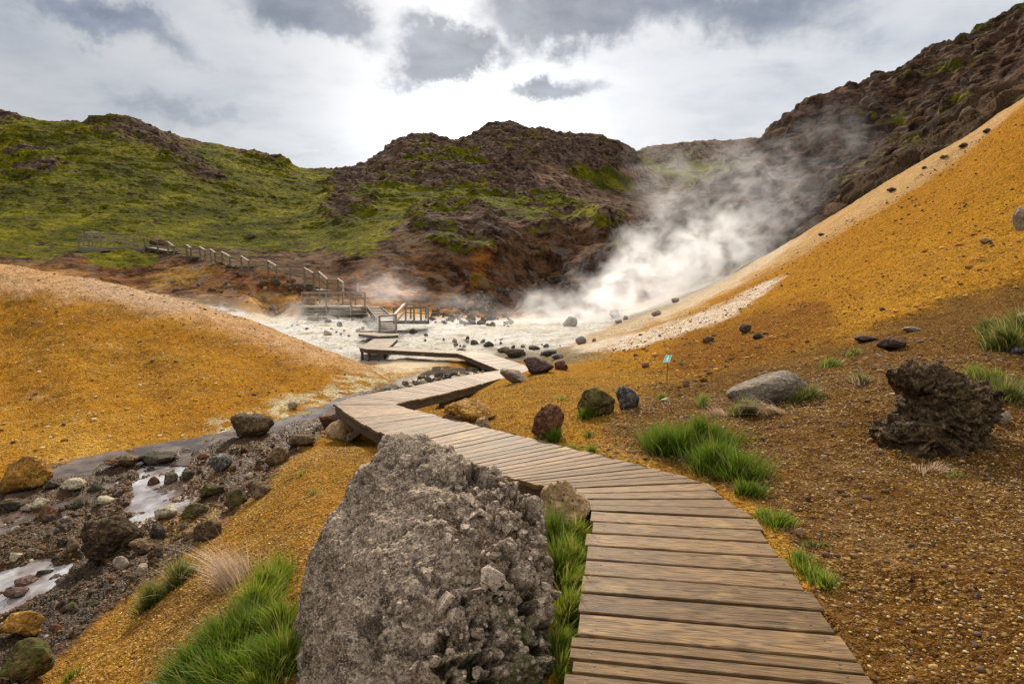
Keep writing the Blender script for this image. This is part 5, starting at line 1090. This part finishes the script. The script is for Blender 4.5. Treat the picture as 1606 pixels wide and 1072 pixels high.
# moss or dry grass stain at the foot of the mound
# ------------------------------------------------------------------ grass
def grass_mat(name, base, tip, dry):
    m, t = new_mat(name); a = t.attr('blade').outputs['Fac']; h = t.attr('along').outputs['Fac']
    c = t.mix(h, base, tip); c = t.mix(t.remap(a, .72, .98, 0, .9), c, dry); c = t.mix(t.remap(a, 0, .3, .5, 0), c, tuple(x*.5 for x in base))
    d = t.n('ShaderNodeBsdfDiffuse', {'Color': c}).outputs[0]; tr = t.n('ShaderNodeBsdfTranslucent', {'Color': c}).outputs[0]; gl = t.n('ShaderNodeBsdfGlossy', {'Color': (1, 1, 1, 1), 'Roughness': .45}).outputs[0]
    x = t.n('ShaderNodeMixShader', {0: .42, 1: d, 2: tr}).outputs[0]; x = t.n('ShaderNodeMixShader', {0: .035, 1: x, 2: gl}).outputs[0]; t.out(x); return m
GM = dict(lush=grass_mat('lush_grass', (.060, .088, .006), (.20, .30, .012), (.40, .32, .09)), deep=grass_mat('deep_grass', (.034, .058, .005), (.125, .215, .010), (.24, .22, .05)),
          olive=grass_mat('olive_grass', (.06, .07, .015), (.16, .19, .03), (.38, .30, .13)), dry=grass_mat('dry_grass', (.36, .25, .14), (.62, .44, .29), (.70, .52, .36)), yellow=grass_mat('yellow_grass', (.10, .12, .02), (.25, .30, .03), (.42, .36, .12)))
def tuft(spots, n, L, mat, label, seed, lean=(0, 0), width=.0022, spread=.5, name='grass_tuft', cat='grass', droop=.6, stuff=False, zoff=0.):
    n = int(n*.62); width *= 1.45
    """spots: list of world centres with radii (x, y, rx, ry); blades rise from the ground inside them"""
    r = np.random.default_rng(seed); sp_ = np.array(spots); wgt = sp_[:, 2]*sp_[:, 3]; k = r.choice(len(sp_), n, p=wgt/wgt.sum()); a = r.uniform(0, 6.283, n); q = np.minimum(np.abs(r.normal(0, .52, n)), 1.5)
    clump = r.uniform(0, 6.28, n)
    n_ = n; ox, oy = np.cos(a)*q, np.sin(a)*q; x = sp_[k, 0]+ox*sp_[k, 2]; y = sp_[k, 1]+oy*sp_[k, 3]; z = gz(x, y)-.01+zoff
    pat = fbm(x, y, f=9, oct=2, seed=seed % 40)
    l = L*r.uniform(.30, 1.25, n)*(1-.25*np.clip(q, 0, 1)**2)*(1+.9*pat); dx = (ox*spread+lean[0]+r.normal(0, .22, n)+.5*fbm(x, y, f=6, oct=2, seed=3)); dy = (oy*spread+lean[1]+r.normal(0, .22, n)+.5*fbm(x, y, f=6, oct=2, seed=4))
    bl = r.uniform(0, 1, n); l = l*np.where(bl > .93, 1.35, 1.); S_ = 5; ts = np.linspace(0, 1, S_); bx_ = x[:, None]+dx[:, None]*l[:, None]*(.35*ts+droop*ts**2.2); by_ = y[:, None]+dy[:, None]*l[:, None]*(.35*ts+droop*ts**2.2)
    nrm = np.sqrt(dx**2+dy**2); bz_ = z[:, None]+l[:, None]*(ts-(.30*np.clip(nrm, 0, 1.5)*droop)[:, None]*ts**2.4)
    wa = r.uniform(0, 3.14, n); w = width*(.7+.6*r.uniform(0, 1, n)); wx, wy = np.cos(wa)*w, np.sin(wa)*w; tp = (1-ts**1.5*.92)
    A = np.stack([bx_-wx[:, None]*tp, by_-wy[:, None]*tp, bz_], -1); B = np.stack([bx_+wx[:, None]*tp, by_+wy[:, None]*tp, bz_], -1)
    co = np.stack([A, B], 2).reshape(n, S_*2, 3); base_ = np.arange(n)[:, None]*S_*2
    f = np.stack([np.stack([base_[:, 0]+2*s, base_[:, 0]+2*s+1, base_[:, 0]+2*s+3, base_[:, 0]+2*s+2], 1) for s in range(S_-1)], 1).reshape(-1, 4)
    ce = np.array([sp_[:, 0].mean(), sp_[:, 1].mean(), 0]); ce[2] = gz(ce[0], ce[1])[0]
    o = np_mesh(name, co.reshape(-1, 3)-ce, f, GM[mat], True, {'blade': np.repeat(bl, S_*2), 'along': np.tile(np.repeat(ts, 2), n)})
    o.location = ce; return tag(o, label, cat)
def sp_px(rows):
    out = []
    for px, py, rx, ry in rows:
        p = hit(px, py, .9); out.append((p.x, p.y, rx*p.y/FPX, ry))
    return out
tuft(sp_px([(1030, 700, 30, .14), (1075, 705, 45, .2), (1120, 728, 45, .22), (1165, 745, 42, .18), (1100, 695, 60, .2), (1040, 712, 28, .12)]), 15000, .20, 'deep', 'largest thick green grass clump at the right edge of the boardwalk', 1, (-.1, -.15), .0022)
tuft(sp_px([(1175, 775, 24, .07)]), 1500, .11, 'deep', 'small dark green tuft just below the largest grass clump', 2)
tuft(sp_px([(1218, 822, 28, .09), (1200, 812, 16, .06)]), 1600, .08, 'lush', 'green tuft beside the boardwalk midway down its right edge', 3)
tuft(sp_px([(1265, 890, 24, .09), (1283, 908, 26, .09), (1252, 876, 16, .07), (1296, 918, 18, .07)]), 2000, .065, 'lush', 'low green grass strip nearest the camera on the boardwalk right edge', 4)
tuft(sp_px([(1275, 855, 26, .07)]), 260, .05, 'olive', 'sparse green sprigs on the gravel above the low grass strip', 41)
tuft(sp_px([(885, 870, 20, .12), (895, 920, 24, .14), (890, 970, 24, .12), (878, 1020, 22, .1), (885, 1060, 20, .08), (905, 850, 16, .1), (900, 890, 22, .12)]), 12000, .12, 'lush', 'green grass strip squeezed between the big boulder and the boardwalk', 5, (.15, -.3), .0018)
tuft(sp_px([(872, 850, 10, .06), (873, 900, 8, .08)]), 1500, .2, 'deep', 'tall dark grass leaning on the right side of the big boulder', 6, (-.05, -.1), .0018)
tuft(sp_px([(420, 930, 34, .14), (400, 960, 40, .14), (440, 905, 18, .1)]), 5200, .155, 'lush', 'bright green grass tuft left of the big boulder, below the blond grass', 7, (.1, -.1), .002)
tuft(sp_px([(350, 1020, 60, .16), (390, 1000, 46, .16), (300, 1060, 50, .12), (430, 1050, 40, .12), (350, 1075, 90, .14)]), 15000, .15, 'deep', 'dense long green grass in the bottom left foreground', 8, (-.1, -.15), .002)
tuft(sp_px([(440, 985, 24, .14), (450, 1040, 20, .12), (400, 1090, 50, .1)]), 3600, .13, 'lush', 'short bright grass against the left foot of the big boulder', 9, (-.1, -.1), .0018)
tuft(sp_px([(362, 915, 28, .12), (375, 902, 26, .1)]), 1000, .19, 'dry', 'blond dry grass wisps behind the bright green tuft', 10, (-.9, .2), .0013)
tuft(sp_px([(283, 914, 24, .06)]), 1300, .17, 'olive', 'spiky green tuft right one of the pair on the orange bank', 11, (0, 0), .002, 1.)
tuft(sp_px([(238, 948, 24, .06)]), 1300, .15, 'olive', 'spiky green tuft left one of the pair on the orange bank', 12, (0, 0), .002, 1.)
tuft(sp_px([(110, 1062, 14, .06)]), 300, .05, 'lush', 'tiny green sprout near the bottom left corner', 13)
tuft(sp_px([(1167, 650, 22, .12)]), 1500, .17, 'olive', 'olive grass tuft on the left end of the flat buried boulder', 14, (.1, -.4), .0028)
tuft(sp_px([(1262, 625, 26, .12)]), 1300, .15, 'olive', 'olive grass tuft on the right end of the flat buried boulder', 15, (.1, -.3), .0028, .9)
tuft(sp_px([(1215, 648, 34, .10)]), 240, .24, 'dry', 'long dry stalks trailing in front of the flat buried boulder', 16, (-1.6, -.7), .0022, .3, droop=1.)
tuft(sp_px([(1130, 652, 26, .12)]), 260, .14, 'dry', 'pale dry grass left of the flat buried boulder', 17, (-1., -.3), .002)
tuft(sp_px([(1300, 575, 14, .16)]), 700, .14, 'yellow', 'left yellow green tuft of a pair on the gravel boundary', 18, (.2, 0), .0035)
tuft(sp_px([(1338, 556, 10, .14)]), 450, .11, 'yellow', 'right yellow green tuft of a pair on the gravel boundary', 19, (.2, 0), .0035)
tuft(sp_px([(1346, 597, 11, .1)]), 500, .13, 'olive', 'pale rimmed small tuft between flat and twisted boulders', 20, (0, 0), .003, 1.)
tuft(sp_px([(1345, 600, 22, .14)]), 160, .12, 'dry', 'thin halo of dry blades around the small tuft', 21, (-.4, 0), .002, 1.2)
tuft(sp_px([(1580, 545, 30, .25), (1600, 525, 30, .25)]), 3600, .30, 'olive', 'large arching grass tuft at the right frame edge', 22, (-.6, -.4), .0045)
tuft(sp_px([(1550, 520, 14, .15)]), 700, .17, 'olive', 'smaller tuft left of the large arching one', 23, (-.2, -.1), .004)
tuft(sp_px([(1575, 622, 28, .18)]), 2400, .17, 'olive', 'dark green tuft behind the twisted boulder', 24, (-.1, -.2), .0035, .8)
tuft(sp_px([(1530, 590, 24, .16), (1560, 592, 20, .12)]), 900, .12, 'yellow', 'yellowish low grass behind the top of the twisted boulder', 25, (0, 0), .003)
tuft(sp_px([(1606, 612, 14, .12)]), 700, .15, 'olive', 'grass cut by the right frame edge beside the dark tuft', 26, (0, 0), .003)
tuft(sp_px([(922, 655, 16, .12)]), 1100, .12, 'deep', 'green tuft at the foot of the olive brown boulder', 27, (-.2, -.3), .003)
tuft(sp_px([(836, 695, 12, .08)]), 500, .10, 'lush', 'bright tuft on the left side of the rusty red boulder', 28)
tuft(sp_px([(868, 692, 14, .1)]), 800, .13, 'deep', 'dark tuft on the right side of the rusty red boulder', 29)
tuft(sp_px([(895, 708, 26, .08), (880, 703, 14, .06)]), 800, .06, 'lush', 'low bright grass along the boardwalk edge near the rusty boulder', 30)
tuft(sp_px([(926, 711, 9, .06)]), 450, .10, 'lush', 'upright little tuft where the low grass ends', 31)
tuft(sp_px([(924, 683, 10, .08)]), 260, .07, 'olive', 'faint tuft on the orange hump above the upright one', 32)
tuft(sp_px([(882, 628, 14, .12)]), 350, .07, 'yellow', 'thin yellow grass on the orange hump left of the olive boulder', 33)
tuft(sp_px([(1036, 624, 12, .1)]), 420, .09, 'yellow', 'thin grass at the foot of the teal sign rod', 34)
tuft(sp_px([(1101, 637, 9, .1)]), 420, .15, 'yellow', 'slim grass tuft left of the flat boulder', 35)
tuft(sp_px([(1069, 572, 10, .14)]), 260, .08, 'olive', 'thin olive grass right of the sign plate on the slope', 36)
tuft(sp_px([(772, 680, 9, .06)]), 300, .05, 'lush', 'tiny bright tuft beside the pinkish stone', 37)
tuft(sp_px([(1460, 738, 40, .08)]), 260, .08, 'dry', 'dry blades in front of the twisted boulder', 38, (.2, -.3), .0018, 1.)
tuft(sp_px([(1498, 745, 16, .06)]), 260, .04, 'yellow', 'small moss green patch right below the twisted boulder', 39)
tuft(sp_px([(472, 745, 9, .06)]), 200, .05, 'lush', 'tiny green sprig on the orange bank near the boardwalk corner', 42)
tuft(sp_px([(492, 775, 10, .06)]), 160, .05, 'yellow', 'faint sprig just above the big boulder on the left', 43)
# grass growing on the big boulder's lower face
# ------------------------------------------------------------------ stream water: sheets following the bed
def water_mat():
    m, t = new_mat('stream_water'); P = t.pos(); n = t.noise(P, 14, 4, .6); n2 = t.noise(P, 3, 4, .6)
    c = t.mix(t.remap(n2, .4, .65), (.045, .030, .020), (.15, .105, .075))
    t.out(t.bsdf(c, .10, .6, n, .22, .012, IOR=1.33)); return m
MW_ = water_mat()
MPOOL, t = new_mat('sky_glint_pool'); t.out(t.bsdf(t.mix(t.remap(t.noise(t.pos(), 2.5, 5, .6), .4, .62), (.17, .13, .115), (.42, .41, .42)), .05, .8, t.noise(t.pos(), 9, 3), .10, .01, IOR=1.6))  # pale base colour paints the bright sky reflection into the pool water
def water(name, mask, dmin, dmax, off, mat=None):
    r0, r1_ = np.searchsorted(ds, dmin), np.searchsorted(ds, dmax); sel = mask[r0:r1_] > .04
    cell = sel[:-1, :-1] | sel[1:, :-1] | sel[:-1, 1:] | sel[1:, 1:]; ii, jj = np.where(cell)
    idx = np.full((r1_-r0, nC_), -1); need = np.zeros_like(idx, bool); 
    for a in (0, 1):
        for b in (0, 1): need[ii+a, jj+b] = True
    idx[need] = np.arange(need.sum()); zz = (Zb+off)[r0:r1_]
    co = np.stack([X[r0:r1_][need], Y[r0:r1_][need], zz[need]], 1); f = np.stack([idx[ii, jj], idx[ii, jj+1], idx[ii+1, jj+1], idx[ii+1, jj]], 1)
    tag(np_mesh(name, co, f, mat or MW_, True), kind='structure')
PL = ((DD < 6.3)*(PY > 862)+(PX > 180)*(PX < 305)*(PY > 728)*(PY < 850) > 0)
water('stream_water', WATER*(1-PL), 3, 17, -.008)
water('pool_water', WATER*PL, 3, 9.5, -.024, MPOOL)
water('stream_water', WATER2, 11, 20, -.03)
# ------------------------------------------------------------------ steam
def steam(name, lo, hi, blobs, dens, seed, label, scale=.35, floor=.30, step=None):
    """a closed box of air; its density is a sum of soft plumes broken up by noise"""
    c = [(a+b)/2 for a, b in zip(lo, hi)]; mb = MB()
    x0, y0, z0 = lo; x1, y1, z1 = hi
    mb.hexa([(x0, y0, z0), (x1, y0, z0), (x1, y1, z0), (x0, y1, z0), (x0, y0, z1), (x1, y0, z1), (x1, y1, z1), (x0, y1, z1)])
    m, t = new_mat(name); P = t.pos()
    wn = t.n('ShaderNodeTexNoise', {'Vector': P, 'Scale': scale*.6, 'Detail': 2}).outputs[1]
    Pw = t.vmath('ADD', P, t.n('ShaderNodeVectorMath', {0: t.vmath('SUBTRACT', wn, (.5, .5, .5)), 'Scale': 5.}, operation='SCALE').outputs[0])
    n = t.noise(t.n('ShaderNodeMapping', {'Vector': Pw, 'Location': (seed, 0, 0), 'Rotation': (0, .55, 0), 'Scale': (1., 1., 1.5)}).outputs[0], scale, 5, .6)
    s = None
    for (cx, cy, cz, rx, ry, rz, a, rot) in blobs:
        mp = t.n('ShaderNodeMapping', {'Vector': Pw, 'Location': (cx, cy, cz), 'Rotation': (0, rot, 0), 'Scale': (rx, ry, rz)}, vector_type='TEXTURE').outputs[0]
        dd = t.vmath('DOT_PRODUCT', mp, mp); g = t.math('MULTIPLY', t.math('EXPONENT', t.math('MULTIPLY', dd, -1.)), a)
        s = g if s is None else t.math('ADD', s, g)
    e = t.remap(n, .42, .66, 0, 1, True); q = t.math('MULTIPLY', s, t.math('MULTIPLY_ADD', e, 1-floor*.3, floor*.3)); q = t.math('SUBTRACT', q, .012)
    # fade at the box faces
    sx_ = t.n('ShaderNodeSeparateXYZ', {'Vector': P}); fade = None
    for k, (a, b) in enumerate(zip(lo, hi)):
        w = (b-a)*.12
        for v in (t.remap(sx_.outputs[k], a, a+w), t.remap(sx_.outputs[k], b, b-w)):
            if k == 2 and v is not None and fade is not None and False: pass
            fade = v if fade is None else t.math('MULTIPLY', fade, v)
    q = t.math('MAXIMUM', t.math('MULTIPLY', t.math('MULTIPLY', q, fade), dens), 0.)
    t.out(None, t.n('ShaderNodeVolumePrincipled', {'Color': (.97, .96, .97, 1), 'Density': q, 'Anisotropy': .25}).outputs[0])
    o = mb.build(name, m); tag(o, label, 'steam', None, 'stuff'); return o
def B(px, py, d, rx, ry, a=1., rd=3., rot=0.):
    p = PD(px, py, d); s = d/FPX; return (p.x, p.y, p.z, rx*s, rd, ry*s, a, rot)
plume = [B(900, 520, 38, 95, 22, 1.6), B(820, 525, 35, 85, 18, 1.2), B(980, 490, 40, 55, 30, 1.1), B(1000, 450, 40, 50, 45, 1.2), B(960, 470, 39, 40, 40, .9), B(1085, 440, 41, 45, 30, 1.0), B(1080, 400, 41, 35, 40, .9),
         B(1140, 380, 42, 45, 40, .9), B(1165, 280, 43, 65, 60, .22), B(1040, 285, 44, 50, 60, .17), B(1070, 350, 43, 55, 45, .15), B(1210, 330, 44, 65, 60, .18), B(1310, 220, 46, 80, 60, .10), B(850, 490, 40, 45, 22, .6), B(1010, 400, 40, 22, 30, .7)]
steam('steam', (-2, 29, -1.6), (30, 52, 17), plume, .72, 3., 'white steam plume rising from the hot springs against the dark hillside', .55, .1)
mist = [B(560, 515, 33, 45, 9, .5, 2), B(700, 520, 34, 80, 10, .7, 3), B(450, 500, 38, 45, 8, .5, 3), B(520, 478, 40, 40, 14, .22, 2), B(620, 450, 43, 50, 28, .22, 2), B(590, 508, 33, 12, 10, .6, 1), B(720, 475, 44, 60, 18, .18, 2), B(600, 440, 46, 30, 26, .2, 2)]
steam('mist', (-19, 27, -1.6), (-.5, 50, 4), mist, .7, 9., 'thin low mist drifting over the white flat around the platforms', .5)
# ------------------------------------------------------------------ sky and sun
SUN_AZ, SUN_EL = math.radians(-3.4), math.radians(36)
def make_world():
    w = bpy.data.worlds.new('World'); scene.world = w; w.use_nodes = True; w.node_tree.nodes.clear(); t = NT(w.node_tree)
    sky = t.n('ShaderNodeTexSky', sky_type='NISHITA', sun_disc=False, sun_elevation=SUN_EL, sun_rotation=SUN_AZ)
    Dv = t.n('ShaderNodeTexCoord').outputs['Generated']; Dn = t.vmath('NORMALIZE', Dv)
    s = t.n('ShaderNodeSeparateXYZ', {'Vector': Dn})
    zc = t.math('MAXIMUM', s.outputs[2], .0)
    # cloud deck seen from below: project the direction on a plane overhead
    k = t.math('DIVIDE', 1., t.math('ADD', zc, .22))
    pl = t.n('ShaderNodeCombineXYZ', {'X': t.math('MULTIPLY', s.outputs[0], k), 'Y': t.math('MULTIPLY', s.outputs[1], k), 'Z': 0.}).outputs[0]
    st = t.n('ShaderNodeMapping', {'Vector': pl, 'Scale': (1., 1.3, 1), 'Rotation': (0, 0, .5)}).outputs[0]
    n1 = t.noise(st, 2.2, 9, .58, .25); n2 = t.noise(pl, 6.5, 8, .6, .3); n3 = t.noise(pl, 1.1, 3, .5)
    wv = t.n('ShaderNodeTexNoise', {'Vector': Dn, 'Scale': 9., 'Detail': 6, 'Roughness': .62}).outputs[1]
    Db = t.vmath('ADD', Dn, t.n('ShaderNodeVectorMath', {0: t.vmath('SUBTRACT', wv, (.5, .5, .5)), 'Scale': .16}, operation='SCALE').outputs[0])
    def blob(px, py, rx, ry, rot=0, amp=1.):
        u, e = ray(px, py); c = Vector((u, 1, e)).normalized(); r = Vector((1, 0, 0)); q = c.cross(r).normalized()*-1; r = q.cross(c).normalized()*-1
        if r.x < 0: r = -r
        if q.z < 0: q = -q
        a = r*math.cos(rot)+q*math.sin(rot); b = -r*math.sin(rot)+q*math.cos(rot)
        da = t.math('DIVIDE', t.vmath('DOT_PRODUCT', t.vmath('SUBTRACT', Db, tuple(c)), tuple(a)), rx/FPX)
        db = t.math('DIVIDE', t.vmath('DOT_PRODUCT', t.vmath('SUBTRACT', Db, tuple(c)), tuple(b)), ry/FPX)
        g = t.math('EXPONENT', t.math('MULTIPLY', t.math('ADD', t.math('MULTIPLY', da, da), t.math('MULTIPLY', db, db)), -1.))
        g = t.math('MULTIPLY', g, t.math('GREATER_THAN', s.outputs[1], 0.))
        return t.math('MULTIPLY', g, amp)
    def add(*l):
        r = l[0]
        for x in l[1:]: r = t.math('ADD', r, x)
        return r
    dark = add(blob(685, 95, 70, 30, .1, 1.45), blob(745, 88, 38, 20, 0, .8), blob(865, 140, 78, 20, .05, 1.35), blob(830, 22, 100, 40, -.2, 1.0), blob(1060, 0, 150, 32, 0, 1.0), blob(950, 50, 80, 26, 0, .6), blob(480, 15, 95, 36, -.2, 1.3), blob(540, 45, 40, 25, -.4, .5),
               blob(190, 45, 95, 24, -.45, .75), blob(60, 10, 120, 30, -.2, .6), blob(290, 178, 85, 14, -.15, .45), blob(1260, 30, 140, 40, 0, .5), blob(490, 250, 50, 12, 0, .4), blob(1180, 100, 120, 40, 0, .25))
    dm = t.remap(add(dark, t.math('MULTIPLY', t.math('SUBTRACT', n1, .5), 1.7), t.math('MULTIPLY', t.math('SUBTRACT', n2, .5), .9)), .20, 1.12, 0, 1, True)
    soft = t.remap(n1, .38, .66, 0, 1, True); fine = t.remap(n2, .35, .65, 0, 1)
    lf = t.remap(s.outputs[0], -.75, -.05, .70, 1.); light = t.mix(soft, (.79, .80, .82), (.60, .63, .69)); light = t.mix(t.math('MULTIPLY', fine, .35), light, (.90, .90, .90)); light = t.n('ShaderNodeVectorMath', {0: light, 'Scale': lf}, operation='SCALE').outputs[0]
    cloud = t.mix(dm, light, t.mix(fine, (.16, .19, .25), (.33, .37, .44)))
    sd = Vector((math.sin(math.radians(-3.4))*math.cos(math.radians(14)), math.cos(math.radians(-3.4))*math.cos(math.radians(14)), math.sin(math.radians(14))))
    dt = t.math('MAXIMUM', t.vmath('DOT_PRODUCT', Dn, tuple(sd)), 0.)
    glow = t.math('POWER', dt, 60.); glow2 = t.math('POWER', dt, 900.); glow3 = t.math('POWER', dt, 9.)
    gl = add(t.math('MULTIPLY', glow, .8), t.math('MULTIPLY', glow2, 7.), t.math('MULTIPLY', glow3, .12))
    gl = t.math('MULTIPLY', gl, t.math('SUBTRACT', 1., t.math('MULTIPLY', dm, .75)))
    cloud = t.mix(1., cloud, t.n('ShaderNodeCombineColor', {'Red': gl, 'Green': gl, 'Blue': t.math('MULTIPLY', gl, .96)}).outputs[0], 'ADD')
    skyc = t.n('ShaderNodeVectorMath', {0: sky.outputs[0], 'Scale': .10}, operation='SCALE').outputs[0]
    over = t.math('MULTIPLY', t.remap(s.outputs[2], .46, .75, .64, 1.45), t.remap(s.outputs[1], -.4, .3, 1.05, 1.))
    cl = t.n('ShaderNodeVectorMath', {0: cloud, 'Scale': over}, operation='SCALE').outputs[0]; cl = t.mix(t.remap(s.outputs[2], .46, .75, 0, 1), cl, t.mix(1., cl, (1.04, 1., .92), 'MULTIPLY'))
    mixf = t.remap(n3, .3, .7, .86, .95)
    c = t.mix(mixf, skyc, cl)
    c = t.mix(t.remap(s.outputs[2], -.06, .0, 1, 0), c, (.25, .2, .14))
    bg = t.n('ShaderNodeBackground', {'Color': c, 'Strength': 1.0}); o = t.n('ShaderNodeOutputWorld'); t.nt.links.new(bg.outputs[0], o.inputs[0])
make_world()
ld = bpy.data.lights.new('sun', 'SUN'); ld.energy = 4.4; ld.angle = math.radians(6); ld.color = (1, .91, .77)
sun = bpy.data.objects.new('sun', ld); COL.objects.link(sun); sun.location = (0, 0, 60)
sdv = Vector((math.sin(SUN_AZ)*math.cos(SUN_EL), math.cos(SUN_AZ)*math.cos(SUN_EL), math.sin(SUN_EL)))
sun.rotation_euler = sdv.to_track_quat('Z', 'Y').to_euler()
vs = scene.view_settings; vs.view_transform = 'Standard'; vs.look = 'None'; vs.gamma = 1; vs.exposure = .48
scene.cycles.use_denoising = True; scene.cycles.max_bounces = 6; scene.cycles.diffuse_bounces = 1; scene.cycles.volume_bounces = 3
scene.cycles.volume_step_rate = 1.3; scene.cycles.volume_max_steps = 128; scene.cycles.transparent_max_bounces = 12
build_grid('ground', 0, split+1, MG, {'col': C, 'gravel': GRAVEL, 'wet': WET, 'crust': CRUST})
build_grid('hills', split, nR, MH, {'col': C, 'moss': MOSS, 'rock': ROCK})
# the ground behind the camera
bx = np.linspace(-40, 40, 81); by = np.linspace(-60, .8, 62); BX, BY = np.meshgrid(bx, by)
BZ = -.45+.012*BX+.0*BY-(np.abs(BX) < 3.2)*(BY > -1.)*.3; i = (np.arange(61)[:, None]*81+np.arange(80)[None]).ravel()
tag(np_mesh('ground', np.stack([BX.ravel(), BY.ravel(), BZ.ravel()], 1), np.stack([i, i+1, i+82, i+81], 1), MG, True, {'col': np.tile(np.array([[.36, .18, .04]], F), (BX.size, 1)), 'gravel': np.ones(BX.size, F)*.6, 'wet': np.zeros(BX.size, F), 'crust': np.zeros(BX.size, F)}), kind='structure')
